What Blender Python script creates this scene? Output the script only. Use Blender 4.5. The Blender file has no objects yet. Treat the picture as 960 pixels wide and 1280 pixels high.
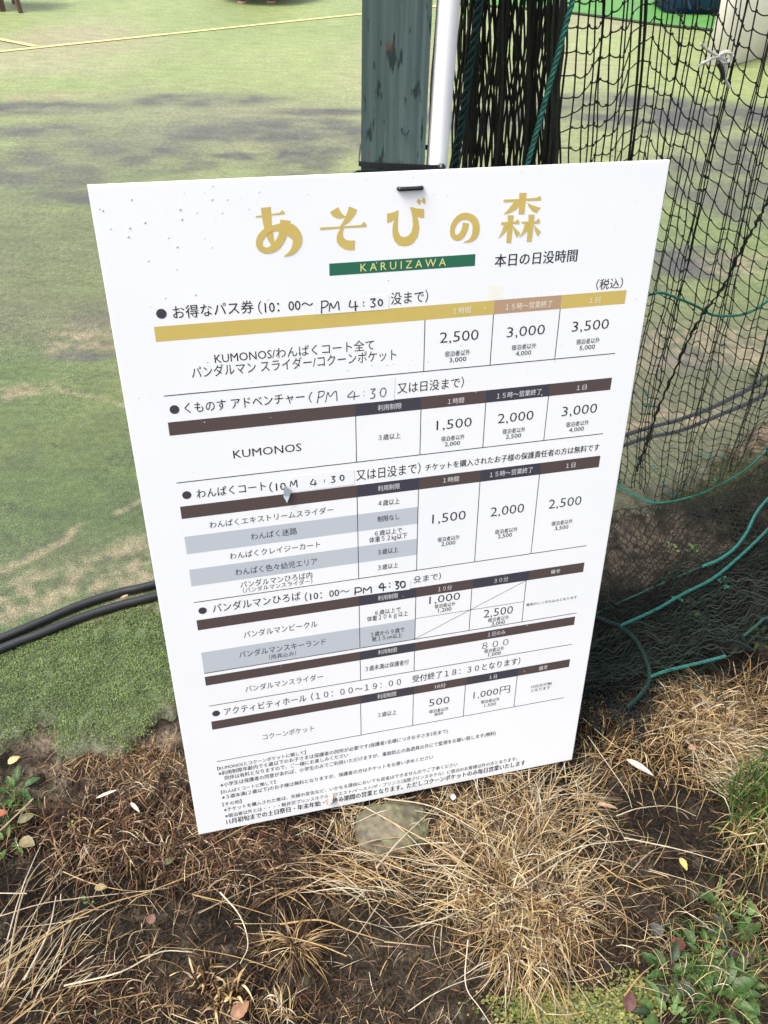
import bpy, bmesh, math, random
import numpy as np
from mathutils import Matrix, Vector

random.seed(7)
rng = np.random.default_rng(7)
scene = bpy.context.scene
COL = scene.collection

# ------------------------------------------------------------------ camera
F, W0, H0 = 1060.0, 960.0, 1280.0
CAMH = 1.4318
M = np.array([[0.9996573249755574, 0.02617694830787316, 0.0],
              [0.016826218031705885, -0.6425673424266785, 0.7660444431189781],
              [0.020052705789058965, -0.765781938820708, -0.6427876096865393]])
CPOS = np.array([0, 0, CAMH])
cam_d = bpy.data.cameras.new('camera')
cam = bpy.data.objects.new('camera', cam_d)
COL.objects.link(cam)
cam_d.sensor_fit = 'VERTICAL'
cam_d.sensor_height = 36.0
cam_d.lens = F / H0 * 36.0
cam_d.clip_start = 0.02
cam_d.clip_end = 500
mw = Matrix.Identity(4)
for i in range(3):
    mw[i][0], mw[i][1], mw[i][2], mw[i][3] = M[i, 0], -M[i, 1], -M[i, 2], CPOS[i]
cam.matrix_world = mw
scene.camera = cam

# ------------------------------------------------------------------ light
EXPOSURE = 1.08
SUN_E, SUN_R = math.radians(60), math.radians(-118)
world = bpy.data.worlds.new('World')
scene.world = world
world.use_nodes = True
nt = world.node_tree
bg = nt.nodes['Background']
sky = nt.nodes.new('ShaderNodeTexSky')
sky.sky_type = 'NISHITA'
sky.sun_disc = False
sky.sun_elevation = SUN_E
sky.sun_rotation = SUN_R
sky.air_density = 1.0
sky.dust_density = 4.0
sky.ozone_density = 1.0
hsv = nt.nodes.new('ShaderNodeHueSaturation')
hsv.inputs['Saturation'].default_value = 0.35
nt.links.new(sky.outputs[0], hsv.inputs['Color'])
nt.links.new(hsv.outputs[0], bg.inputs['Color'])
bg.inputs['Strength'].default_value = 0.15
sl = bpy.data.lights.new('sun', 'SUN')
sl.energy = 1.9
sl.angle = math.radians(28)
sl.color = (1.0, 0.97, 0.92)
sun = bpy.data.objects.new('sun', sl)
COL.objects.link(sun)
# sun direction: rotation measured like the sky texture's
sd = Vector((math.sin(SUN_R) * math.cos(SUN_E), math.cos(SUN_R) * math.cos(SUN_E), math.sin(SUN_E)))
sun.rotation_euler = sd.to_track_quat('Z', 'Y').to_euler()
vs = scene.view_settings
vs.view_transform = 'Standard'
vs.look = 'None'
vs.exposure = EXPOSURE
vs.gamma = 1
vs.use_curve_mapping = False

# ------------------------------------------------------------------ helpers
def ray(u, v):
    return M @ np.array([(u - 480) / F, (v - 640) / F, 1.0])

def G(u, v, z=0.0):                       # photograph point -> point on the ground
    d = ray(u, v)
    return CPOS + d * ((z - CAMH) / d[2])

def VY(u, v, y):                          # photograph point -> point at world distance y
    d = ray(u, v)
    return CPOS + d * (y / d[1])

def srgb(r, g, b):
    f = lambda c: (c / 255 / 12.92) if c / 255 <= 0.04045 else ((c / 255 + 0.055) / 1.055) ** 2.4
    return (f(r), f(g), f(b))

def _h(ix, iy, s):
    n = (ix.astype(np.int64) * 374761393 + iy.astype(np.int64) * 668265263 + s * 1274126177) & 0x7fffffff
    n = ((n ^ (n >> 13)) * 1274126177) & 0x7fffffff
    return ((n ^ (n >> 16)) & 0xffff) / 65535.0

def vn(x, y, s=0):
    x = np.asarray(x, float); y = np.asarray(y, float)
    ix = np.floor(x); iy = np.floor(y); fx = x - ix; fy = y - iy
    fx = fx * fx * (3 - 2 * fx); fy = fy * fy * (3 - 2 * fy)
    a = _h(ix, iy, s); b = _h(ix + 1, iy, s); c = _h(ix, iy + 1, s); d = _h(ix + 1, iy + 1, s)
    return (a * (1 - fx) + b * fx) * (1 - fy) + (c * (1 - fx) + d * fx) * fy

def fbm(x, y, s=0, o=4):
    r = 0; a = 0.5; t = 0
    for k in range(o):
        r = r + a * vn(x * 2 ** k, y * 2 ** k, s + k * 17); t += a; a *= 0.5
    return r / t

def tag(o, label=None, cat=None, group=None, kind=None):
    if label: o['label'] = label
    if cat: o['category'] = cat
    if group: o['group'] = group
    if kind: o['kind'] = kind
    return o

def empty(name, loc=(0, 0, 0), label=None, cat=None, group=None):
    o = bpy.data.objects.new(name, None)
    COL.objects.link(o); o.location = loc
    return tag(o, label, cat, group)

def link_mesh(name, me, mat, parent=None, smooth=False):
    o = bpy.data.objects.new(name, me)
    COL.objects.link(o)
    if mat is not None and not me.materials: me.materials.append(mat)
    if parent is not None:
        o.parent = parent
        if parent.type == 'EMPTY' and parent.parent is None:
            o.matrix_parent_inverse = Matrix.Translation(-Vector(parent.location)) if parent.get('worldparts') else Matrix.Identity(4)
    if smooth:
        me.polygons.foreach_set('use_smooth', [True] * len(me.polygons))
    return o

class MB:
    """collects vertices and faces of one mesh, with a colour per vertex"""
    def __init__(s): s.v = []; s.f = []; s.c = []; s.n = 0
    def add(s, V, Fc, c=None):
        V = np.asarray(V, float).reshape(-1, 3)
        s.v.append(V)
        s.f.extend([tuple(int(i) + s.n for i in q) for q in Fc])
        if c is None: c = (1, 1, 1)
        c = np.asarray(c, float)
        if c.ndim == 1: c = np.tile(c, (len(V), 1))
        s.c.append(c); s.n += len(V)
    def box(s, x0, x1, y0, y1, z0, z1, c=None):
        V = [(x, y, z) for z in (z0, z1) for y in (y0, y1) for x in (x0, x1)]
        s.add(V, [(0, 2, 3, 1), (4, 5, 7, 6), (0, 1, 5, 4), (2, 6, 7, 3), (0, 4, 6, 2), (1, 3, 7, 5)], c)
    def tube(s, P, r, n=5, c=None, cap=True):
        P = np.asarray(P, float); K = len(P)
        r = np.broadcast_to(np.asarray(r, float), (K,))
        T = np.gradient(P, axis=0); T /= np.linalg.norm(T, axis=1)[:, None] + 1e-12
        up = np.array([0, 0, 1.0]) if abs(T[0][2]) < 0.9 else np.array([1.0, 0, 0])
        A = np.cross(T, up); A /= np.linalg.norm(A, axis=1)[:, None] + 1e-12
        B = np.cross(T, A)
        a = np.arange(n) * 2 * math.pi / n
        V = P[:, None, :] + r[:, None, None] * (A[:, None, :] * np.cos(a)[None, :, None] + B[:, None, :] * np.sin(a)[None, :, None])
        Fc = [(k * n + j, k * n + (j + 1) % n, (k + 1) * n + (j + 1) % n, (k + 1) * n + j) for k in range(K - 1) for j in range(n)]
        if cap and n > 2:
            Fc.append(tuple(range(n))); Fc.append(tuple((K - 1) * n + j for j in reversed(range(n))))
        if c is not None and np.ndim(c) == 2: c = np.repeat(c, n, axis=0)
        s.add(V, Fc, c)
    def build(s, name, mat, parent=None, smooth=False):
        me = bpy.data.meshes.new(name)
        V = np.concatenate(s.v) if s.v else np.zeros((0, 3))
        me.from_pydata(V.tolist(), [], s.f)
        C = np.concatenate(s.c)
        at = me.color_attributes.new('Col', 'FLOAT_COLOR', 'POINT')
        at.data.foreach_set('color', np.concatenate([C, np.ones((len(C), 1))], 1).ravel())
        return link_mesh(name, me, mat, parent, smooth)

def smoothline(P, n=8):
    P = np.asarray(P, float)
    Q = np.concatenate([[2 * P[0] - P[1]], P, [2 * P[-1] - P[-2]]])
    out = []
    for i in range(1, len(Q) - 2):
        p0, p1, p2, p3 = Q[i - 1:i + 3]
        for t in np.linspace(0, 1, n, endpoint=False):
            out.append(0.5 * ((2 * p1) + (-p0 + p2) * t + (2 * p0 - 5 * p1 + 4 * p2 - p3) * t ** 2 + (-p0 + 3 * p1 - 3 * p2 + p3) * t ** 3))
    out.append(P[-1])
    return np.array(out)

def rope_mb(mb, P, R, c, pitch=None, strands=3):
    """a laid rope: three helical strands round the path"""
    P = np.asarray(P, float)
    L = np.concatenate([[0], np.cumsum(np.linalg.norm(np.diff(P, axis=0), axis=1))])
    pitch = pitch or R * 7
    n = max(8, int(L[-1] / pitch * 10))
    t = np.linspace(0, L[-1], n)
    Q = np.stack([np.interp(t, L, P[:, k]) for k in range(3)], 1)
    T = np.gradient(Q, axis=0); T /= np.linalg.norm(T, axis=1)[:, None]
    up = np.array([0, 0, 1.0]) if abs(T[:, 2]).max() < 0.95 else np.array([0, 1.0, 0.1])
    A = np.cross(T, up); A /= np.linalg.norm(A, axis=1)[:, None]; B = np.cross(T, A)
    for k in range(strands):
        ph = t / pitch * 2 * math.pi + k * 2 * math.pi / strands
        S = Q + R * 0.56 * (A * np.cos(ph)[:, None] + B * np.sin(ph)[:, None])
        mb.tube(S, R * 0.5, 6, np.array(c) * (1, .88, 1.08)[k % 3])

# ---- materials
def new_mat(name, rough=0.7, spec=0.5):
    m = bpy.data.materials.new(name); m.use_nodes = True
    p = m.node_tree.nodes['Principled BSDF']
    p.inputs['Roughness'].default_value = rough
    p.inputs['Specular IOR Level'].default_value = spec
    return m, m.node_tree, p

def flat(name, col, rough=0.6, spec=0.4, nscale=0, namt=0.15, bump=0.0, metal=0.0):
    m, t, p = new_mat(name, rough, spec)
    p.inputs['Metallic'].default_value = metal
    if nscale:
        tc = t.nodes.new('ShaderNodeTexCoord')
        nz = t.nodes.new('ShaderNodeTexNoise'); nz.inputs['Scale'].default_value = nscale; nz.inputs['Detail'].default_value = 5
        t.links.new(tc.outputs['Object'], nz.inputs['Vector'])
        mx = t.nodes.new('ShaderNodeMix'); mx.data_type = 'RGBA'
        mx.inputs[6].default_value = (*[c * (1 - namt) for c in col], 1)
        mx.inputs[7].default_value = (*[min(1, c * (1 + namt)) for c in col], 1)
        t.links.new(nz.outputs['Fac'], mx.inputs[0]); t.links.new(mx.outputs[2], p.inputs['Base Color'])
        if bump:
            b = t.nodes.new('ShaderNodeBump'); b.inputs['Strength'].default_value = bump; b.inputs['Distance'].default_value = 0.002
            t.links.new(nz.outputs['Fac'], b.inputs['Height']); t.links.new(b.outputs[0], p.inputs['Normal'])
    else:
        p.inputs['Base Color'].default_value = (*col, 1)
    return m

def vcol(name, rough=0.7, spec=0.35, nscale=60, namt=0.35, bump=0.0, transl=0.0):
    m, t, p = new_mat(name, rough, spec)
    a = t.nodes.new('ShaderNodeAttribute'); a.attribute_name = 'Col'
    tc = t.nodes.new('ShaderNodeTexCoord')
    nz = t.nodes.new('ShaderNodeTexNoise'); nz.inputs['Scale'].default_value = nscale; nz.inputs['Detail'].default_value = 5
    t.links.new(tc.outputs['Object'], nz.inputs['Vector'])
    mr = t.nodes.new('ShaderNodeMapRange')
    mr.inputs[1].default_value = 0.3; mr.inputs[2].default_value = 0.7
    mr.inputs[3].default_value = 1 - namt; mr.inputs[4].default_value = 1 + namt
    t.links.new(nz.outputs['Fac'], mr.inputs[0])
    vm = t.nodes.new('ShaderNodeVectorMath'); vm.operation = 'SCALE'
    t.links.new(a.outputs['Color'], vm.inputs[0]); t.links.new(mr.outputs[0], vm.inputs['Scale'])
    t.links.new(vm.outputs[0], p.inputs['Base Color'])
    if bump:
        b = t.nodes.new('ShaderNodeBump'); b.inputs['Strength'].default_value = bump; b.inputs['Distance'].default_value = 0.003
        t.links.new(nz.outputs['Fac'], b.inputs['Height']); t.links.new(b.outputs[0], p.inputs['Normal'])
    if transl:
        out = t.nodes['Material Output']
        tr = t.nodes.new('ShaderNodeBsdfTranslucent'); t.links.new(vm.outputs[0], tr.inputs['Color'])
        ms = t.nodes.new('ShaderNodeMixShader'); ms.inputs[0].default_value = transl
        t.links.new(p.outputs[0], ms.inputs[1]); t.links.new(tr.outputs[0], ms.inputs[2]); t.links.new(ms.outputs[0], out.inputs[0])
    return m

M_straw = vcol('straw', 0.75, 0.12, 90, 0.25, transl=0.15)
M_leaf = vcol('leaf', 0.5, 0.4, 120, 0.3, bump=0.3, transl=0.15)
M_net = vcol('net_twine', 0.75, 0.2, 150, 0.3)
M_rope = vcol('rope_fibre', 0.6, 0.3, 200, 0.25)

# ================================================================== GROUND
TW = [(-9, 1.02), (-1.3, 1.0), (-0.9, 0.99), (-0.737, 0.965), (-0.66, 1.02), (-0.62, 0.955), (-0.5, 0.965), (-0.43, 1.07),
      (-0.30, 1.15), (0.0, 1.30), (0.3, 1.5), (0.55, 1.70), (0.75, 1.80), (1.0, 2.02), (1.35, 2.35), (3, 2.9), (9, 3.0)]
def turf_edge(x):
    xs, ys = zip(*TW)
    e = np.interp(x, xs, ys)
    return e + 0.03 * (fbm(np.asarray(x) * 14, 3.3 + 0 * np.asarray(x), 5, 3) - 0.5)

def soil_h(x, y):
    z = -0.012 + 0.045 * (fbm(np.asarray(x) * 5, np.asarray(y) * 5, 11, 3) - 0.5) + 0.016 * (fbm(np.asarray(x) * 40, np.asarray(y) * 40, 21, 3) - 0.5)
    d = np.asarray(y) - turf_edge(x)
    lim = np.interp(d, [-0.06, -0.02, 0.03, 0.08], [0.05, 0.008, 0.002, -0.008])
    return np.minimum(z, lim)

def grid_mesh(name, xs, ys, zf, mat, attrs, keep=None, smooth=True):
    X, Y = np.meshgrid(xs, ys)
    Z = zf(X, Y)
    nx, ny = len(xs), len(ys)
    V = np.stack([X.ravel(), Y.ravel(), Z.ravel()], 1)
    i = np.arange(nx - 1)[None, :] + np.arange(ny - 1)[:, None] * nx
    Fc = np.stack([i, i + 1, i + nx + 1, i + nx], -1).reshape(-1, 4)
    if keep is not None:
        cx = V[Fc].mean(1); Fc = Fc[keep(cx[:, 0], cx[:, 1])]
    me = bpy.data.meshes.new(name)
    me.vertices.add(len(V)); me.vertices.foreach_set('co', V.ravel())
    me.loops.add(Fc.size); me.loops.foreach_set('vertex_index', Fc.ravel())
    me.polygons.add(len(Fc)); me.polygons.foreach_set('loop_start', np.arange(len(Fc)) * 4)
    me.update(calc_edges=True); me.validate()
    for k, fn in attrs.items():
        c = fn(V[:, 0], V[:, 1])
        if c.ndim == 1:
            a = me.attributes.new(k, 'FLOAT', 'POINT'); a.data.foreach_set('value', c.astype(np.float32))
        else:
            a = me.color_attributes.new(k, 'FLOAT_COLOR', 'POINT')
            a.data.foreach_set('color', np.concatenate([c, np.ones((len(c), 1))], 1).ravel())
    return link_mesh(name, me, mat, None, smooth)

def ell(x, y, cx, cy, rx, ry, rot=0, soft=0.4, seed=0, rag=0.5, fr=3):
    """soft ragged patch: 1 inside, 0 outside"""
    c, s = math.cos(rot), math.sin(rot)
    dx = (x - cx) * c + (y - cy) * s; dy = -(x - cx) * s + (y - cy) * c
    d = np.sqrt((dx / rx) ** 2 + (dy / ry) ** 2) + rag * (fbm(x * fr, y * fr * .7, 31 + seed, 5) - 0.5) * 2
    return np.clip((1 + soft / 2 - d) / soft, 0, 1)

def lerp(a, b, t): return a * (1 - t[:, None]) + np.asarray(b)[None, :] * t[:, None]

def turf_col(x, y):
    n = fbm(x * 1.3, y * 1.3, 3, 5); n2 = fbm(x * 6, y * 9, 8, 4)
    c = np.tile(np.array(TURF_G)[None, :], (len(x), 1))
    c = lerp(c, TURF_Y, np.clip((n - 0.42) * 3.2, 0, 1) * 0.6)
    c = lerp(c, TURF_D, np.clip((n2 - 0.5) * 4, 0, 1) * 0.35)
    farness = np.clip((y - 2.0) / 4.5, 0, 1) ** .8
    c = lerp(c, TURF_FAR_HAZE, farness * (0.62 + 0.38 * n))  # paler with distance: glare and haze put into the turf colour
    far2 = np.clip((y - 3.2) / 3.0, 0, 1)
    c = lerp(c, (0.27, 0.24, 0.15), far2 * np.clip((fbm(x * .8 + 3, y * .6, 123, 6) - .47) * 4, 0, 1) * .6)
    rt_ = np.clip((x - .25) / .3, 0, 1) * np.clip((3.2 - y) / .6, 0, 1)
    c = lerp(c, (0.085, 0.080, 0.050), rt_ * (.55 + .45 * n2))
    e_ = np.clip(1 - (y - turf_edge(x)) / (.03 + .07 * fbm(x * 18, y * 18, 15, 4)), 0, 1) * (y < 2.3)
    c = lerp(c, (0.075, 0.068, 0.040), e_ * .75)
    dk = np.zeros(len(x))
    band = np.clip(1 - np.abs(y - 3.9) / 1.5, 0, 1)
    dk = np.clip((fbm(x * 1.2 + 7, y * .9, 211, 6) - .56 + .10 * band) * 7, 0, 1) * np.clip(band * 2, 0, 1) * .8
    for (px, py, rx, ry, s) in DARKS:                 # bare worn patches
        g = G(px, py)
        dk = np.maximum(dk, ell(x, y, g[0], g[1], rx, ry, 0.12, 0.7, s, 0.55, 2.2))
    dk *= 0.45 + 0.55 * np.clip((fbm(x * 6, y * 7, 77, 5) - 0.35) * 4, 0, 1)
    c = lerp(c, TURF_BARE, dk)
    for (px, py, rx, ry, s_, col_) in [(50, 290, .6, .35, 41, (0.085, 0.085, 0.052)), (100, 400, .40, .20, 42, (0.100, 0.082, 0.062)), (-60, 350, .5, .3, 43, (0.08, 0.08, 0.05)), (220, 150, 1.2, .5, 44, (0.12, 0.125, 0.085)), (180, 700, .3, .1, 45, (0.09, 0.085, 0.05))]:
        g = G(px, py); c = lerp(c, col_, ell(x, y, g[0], g[1], rx, ry, 0.1, 1.1, s_, 0.6, 3) * .45)
    tn = np.zeros(len(x))
    for (px, py, rx, ry, s) in TANS:
        g = G(px, py)
        tn = np.maximum(tn, ell(x, y, g[0], g[1], rx, ry, 0.25, 0.8, s, 0.6, 8))
    tn *= np.clip((fbm(x * 30, y * 34, 99, 4) - 0.36) * 4, 0, 1)
    for line in TLINES:                                # pale trodden streaks
        P = np.array([G(*q)[:2] for q in line])
        P = smoothline(np.c_[P, np.zeros(len(P))], 6)[:, :2]
        d = np.min(np.hypot(x[:, None] - P[None, :, 0], y[:, None] - P[None, :, 1]), 1) + 0.012 * (fbm(x * 40, y * 40, 55, 3) - 0.5) * 2
        tn = np.maximum(tn, np.clip(1.6 - d / 0.012, 0, 1) * (0.5 + 0.5 * vn(x * 20, y * 20, 4)))
    c = lerp(c, TURF_TAN, tn * 0.62)
    return c

TURF_G = (0.058, 0.088, 0.026)
TURF_Y = (0.105, 0.120, 0.040)
TURF_D = (0.040, 0.052, 0.026)
TURF_FAR_HAZE = (0.235, 0.28, 0.105)
TURF_BARE = (0.062, 0.060, 0.056)
TURF_TAN = (0.24, 0.19, 0.12)
DARKS = [(60, 135, .55, .16, 1), (180, 185, .28, .16, 2), (250, 125, .45, .14, 3), (360, 165, .75, .22, 4), (300, 195, .3, .08, 5),
         (400, 140, .4, .1, 6), (45, 165, .3, .13, 7), (590, 150, .5, .2, 8), (760, 130, .7, .22, 9), (880, 145, .8, .3, 10),
         (400, 185, .35, .1, 11), (860, 330, .22, .14, 12), (790, 350, .12, .2, 13), (120, 245, .2, .1, 14), (940, 190, .4, .3, 15),
         (850, 455, .14, .09, 16), (100, 440, .16, .07, 17), (130, 400, .12, .07, 18)]
TANS = [(60, 745, .35, .10, 1), (150, 715, .12, .09, 2), (20, 490, .12, .04, 3), (60, 120, .5, .10, 4), (100, 50, .5, .5, 5), (130, 420, .16, .12, 7),
        (880, 430, .3, .16, 6), (930, 330, .2, .12, 8), (830, 525, .2, .06, 9), (560, 95, .5, .3, 10)]
TLINES = [[(-20, 492), (61, 488), (102, 493), (150, 505), (200, 520)], [(-20, 724), (49, 692), (85, 672), (100, 655)],
          [(150, 640), (200, 615), (240, 612)]]

m, t, p = new_mat('turf', 0.55, 0.5)
M_turf = m
a = t.nodes.new('ShaderNodeAttribute'); a.attribute_name = 'Col'
tc = t.nodes.new('ShaderNodeTexCoord')
def noise(t, tc, scale, det=5, stretch=None):
    nz = t.nodes.new('ShaderNodeTexNoise'); nz.inputs['Scale'].default_value = scale; nz.inputs['Detail'].default_value = det
    if stretch:
        mp = t.nodes.new('ShaderNodeMapping'); mp.inputs['Scale'].default_value = stretch
        t.links.new(tc.outputs['Object'], mp.inputs[0]); t.links.new(mp.outputs[0], nz.inputs['Vector'])
    else: t.links.new(tc.outputs['Object'], nz.inputs['Vector'])
    return nz
def maprange(t, src, a0, a1, b0, b1):
    mr = t.nodes.new('ShaderNodeMapRange')
    for k, v in zip((1, 2, 3, 4), (a0, a1, b0, b1)): mr.inputs[k].default_value = v
    t.links.new(src, mr.inputs[0]); return mr.outputs[0]
def math_(t, op, a, b):
    q = t.nodes.new('ShaderNodeMath'); q.operation = op
    for k, s in enumerate((a, b)):
        if isinstance(s, (int, float)): q.inputs[k].default_value = s
        else: t.links.new(s, q.inputs[k])
    return q.outputs[0]
n1 = noise(t, tc, 260, 3); n2 = noise(t, tc, 45, 5); n3_ = noise(t, tc, 7, 8, (1, 2.2, 1))
mulv = math_(t, 'MULTIPLY', math_(t, 'MULTIPLY', maprange(t, n1.outputs['Fac'], .35, .65, .5, 1.5), maprange(t, n2.outputs['Fac'], .3, .7, .75, 1.25)), maprange(t, n3_.outputs['Fac'], .3, .7, .82, 1.15))
vm = t.nodes.new('ShaderNodeVectorMath'); vm.operation = 'SCALE'
t.links.new(a.outputs['Color'], vm.inputs[0]); t.links.new(mulv, vm.inputs['Scale']); t.links.new(vm.outputs[0], p.inputs['Base Color'])
bp = t.nodes.new('ShaderNodeBump'); bp.inputs['Strength'].default_value = 0.6; bp.inputs['Distance'].default_value = 0.004
t.links.new(n1.outputs['Fac'], bp.inputs['Height']); t.links.new(bp.outputs[0], p.inputs['Normal'])

xs = np.concatenate([np.linspace(-40, -5, 30), np.arange(-4.9, -1.4, 0.06), np.arange(-1.4, 1.9, 0.007), np.arange(1.9, 5, 0.06), np.linspace(5.1, 40, 30)])
ys = np.concatenate([np.arange(0.9, 2.6, 0.007), np.geomspace(2.61, 12, 260), np.linspace(12.5, 60, 25)])
def turf_z(x, y):
    d = y - turf_edge(x)
    s_ = np.clip((0.025 - d) / .06 + 1.5 * (fbm(x * 32, y * 32, 35, 4) - .5) * (d < .2), 0, 1) * (d < .12)
    return 0.004 * (fbm(x * 3, y * 3, 2, 2) - 0.5) * np.clip((8 - y) / 6, 0, 1) - .030 * s_
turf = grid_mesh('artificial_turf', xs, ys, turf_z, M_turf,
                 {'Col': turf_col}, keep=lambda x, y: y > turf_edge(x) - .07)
tag(turf, kind='structure')

# soil
def soil_col(x, y):
    n = fbm(x * 7, y * 7, 41, 5); n2 = fbm(x * 45, y * 45, 43, 4)
    c = np.tile(np.array([0.020, 0.016, 0.012])[None, :], (len(x), 1))
    c = lerp(c, (0.055, 0.043, 0.030), np.clip((n - 0.47) * 4, 0, 1) * 0.8)
    c = lerp(c, (0.14, 0.11, 0.075), np.clip((n2 - 0.58) * 6, 0, 1) * 0.6)
    tn = np.zeros(len(x))
    for (px, py, rx, ry, s) in [(70, 915, .09, .05, 1), (150, 945, .13, .06, 2), (225, 960, .1, .07, 3), (800, 680, .22, .12, 4), (860, 500, .3, .1, 5), (930, 540, .2, .1, 6), (60, 970, .1, .05, 7)]:
        g = G(px, py); tn = np.maximum(tn, ell(x, y, g[0], g[1], rx, ry, 0.2, 0.8, s, 0.5, 12))
    c = lerp(c, (0.26, 0.20, 0.145), tn * 0.8 * np.clip((n2 - 0.25) * 3, 0, 1))
    g = G(840, 580); ms = ell(x, y, g[0], g[1], .25, .12, .2, .8, 9, .5, 9)
    c = lerp(c, (0.085, 0.095, 0.045), ms * 0.7)
    blk = np.zeros(len(x))                              # near-black patches in the soil
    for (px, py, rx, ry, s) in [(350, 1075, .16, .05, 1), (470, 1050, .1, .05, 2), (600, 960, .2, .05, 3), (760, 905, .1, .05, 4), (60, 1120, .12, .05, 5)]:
        g = G(px, py); blk = np.maximum(blk, ell(x, y, g[0], g[1], rx, ry, 0.2, 0.8, s + 20, 0.5, 9))
    c = lerp(c, (0.010, 0.008, 0.007), blk * .8)
    return c
m, t, p = new_mat('soil', 0.95, 0.10)
M_soil = m
a = t.nodes.new('ShaderNodeAttribute'); a.attribute_name = 'Col'
tc = t.nodes.new('ShaderNodeTexCoord')
n1 = noise(t, tc, 150, 6); n2 = noise(t, tc, 500, 3)
mulv = math_(t, 'MULTIPLY', maprange(t, n1.outputs['Fac'], .3, .7, .25, .95), maprange(t, n2.outputs['Fac'], .35, .7, .7, 1.5))
vm = t.nodes.new('ShaderNodeVectorMath'); vm.operation = 'SCALE'
t.links.new(a.outputs['Color'], vm.inputs[0]); t.links.new(mulv, vm.inputs['Scale']); t.links.new(vm.outputs[0], p.inputs['Base Color'])
bp = t.nodes.new('ShaderNodeBump'); bp.inputs['Strength'].default_value = 1.0; bp.inputs['Distance'].default_value = 0.006
t.links.new(n1.outputs['Fac'], bp.inputs['Height']); t.links.new(bp.outputs[0], p.inputs['Normal'])
xs = np.concatenate([np.linspace(-40, -2, 20), np.arange(-1.9, -1.0, .03), np.arange(-1.0, 1.5, 0.0065), np.arange(1.5, 2.5, .03), np.linspace(2.6, 40, 20)])
ys = np.concatenate([np.linspace(-30, -0.2, 20), np.arange(-0.15, 0.35, .03), np.arange(0.35, 1.35, 0.0065), np.arange(1.35, 2.7, .014), np.linspace(2.8, 3.3, 6)])
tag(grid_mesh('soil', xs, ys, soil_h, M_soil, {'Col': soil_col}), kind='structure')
# the land goes on to the horizon below both sheets
mb = MB(); mb.box(-400, 400, -100, 400, -0.35, -0.30, (0.08, 0.09, 0.05))
tag(mb.build('ground', M_soil), kind='structure')

# yellow court lines
M_line = flat('court_line_paint', (0.52, 0.46, 0.20), 0.6, 0.4, 30, 0.3)
def strip(name, a, b, w, z=0.0045):
    a = np.array(a[:2]); b = np.array(b[:2]); d = (b - a) / np.linalg.norm(b - a); n = np.array([-d[1], d[0]]) * w / 2
    k = 40; me = MB(); V = []
    for i in range(k + 1):
        q = a + (b - a) * i / k
        V += [(*(q + n), z), (*(q - n), z)]
    me.add(V, [(2 * i, 2 * i + 1, 2 * i + 3, 2 * i + 2) for i in range(k)])
    return me.build(name, M_line)
A_ = G(0, 65); B_ = G(452, 18); d_ = B_ - A_
tag(strip('court_line', A_ - d_ * 2.5, B_ + d_ * 0.55, 0.05), kind='structure')
A2 = G(0, 50); B2 = G(45, 59); d2 = B2 - A2
tag(strip('court_line', A2 - d2 * 12, B2, 0.05, 0.007), kind='structure')

# bright green mat at the far right
M_mat = flat('bright_mat', (0.075, 0.21, 0.045), 0.6, 0.4, 6, 0.3)
ge = [G(560, 5), G(700, 16), G(830, 33), G(960, 45)]
mb = MB()
front = smoothline(ge, 6)
back = [(q[0] * 2.2, q[1] + 12, 0) for q in front]
V = [(q[0], q[1], 0.012) for q in front] + [(q[0], q[1], 0.012) for q in back] + [(q[0], q[1], 0.001) for q in front]
n = len(front)
mb.add(V, [(i, i + 1, n + i + 1, n + i) for i in range(n - 1)] + [(2 * n + i, 2 * n + i + 1, i + 1, i) for i in range(n - 1)])
o = mb.build('green_mat', M_mat)
tag(o, 'bright green matting laid on the far court beyond the net', 'matting')
mb = MB()
mb.tube([(q[0], q[1] - 0.01, 0.012) for q in front], 0.011, 5)  # dark strip standing in for the shadow along the mat's front edge
mb.build('mat_edge_shadow', flat('dark_edge', (0.02, 0.03, 0.02), .8), o)

# ================================================================== SIGN BOARD
S = 0.8
R = np.array([[0.9702033916765378, -0.0003115956092551303, -0.2422917284752389],
              [-0.12542692817070934, 0.8549345964732393, -0.5033437408399791],
              [0.20730042081237382, 0.5187357117659394, 0.8294213626798486]])
tt = np.array([-0.4125459967913355, -0.45355789473369873, 1.177935465683386])
BW, BH, BT = 0.9 * S, 1.372 * S, 0.006
def board_world(u, v):
    return M @ ((R @ np.array([u / 1000, v / 1000, 0]) + tt) * S) + CPOS
ax_x = M @ R[:, 0]; ax_y = -(M @ R[:, 1]); ax_z = np.cross(ax_x, ax_y)
o0 = board_world(0, 1372)
sign = bpy.data.objects.new('sign_board', None); COL.objects.link(sign)
bm_ = Matrix.Identity(4)
for i in range(3):
    bm_[i][0], bm_[i][1], bm_[i][2], bm_[i][3] = ax_x[i], ax_y[i], ax_z[i], o0[i]
sign.matrix_world = bm_
tag(sign, 'large white price board with Japanese lettering tied to the green post', 'sign')

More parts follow.
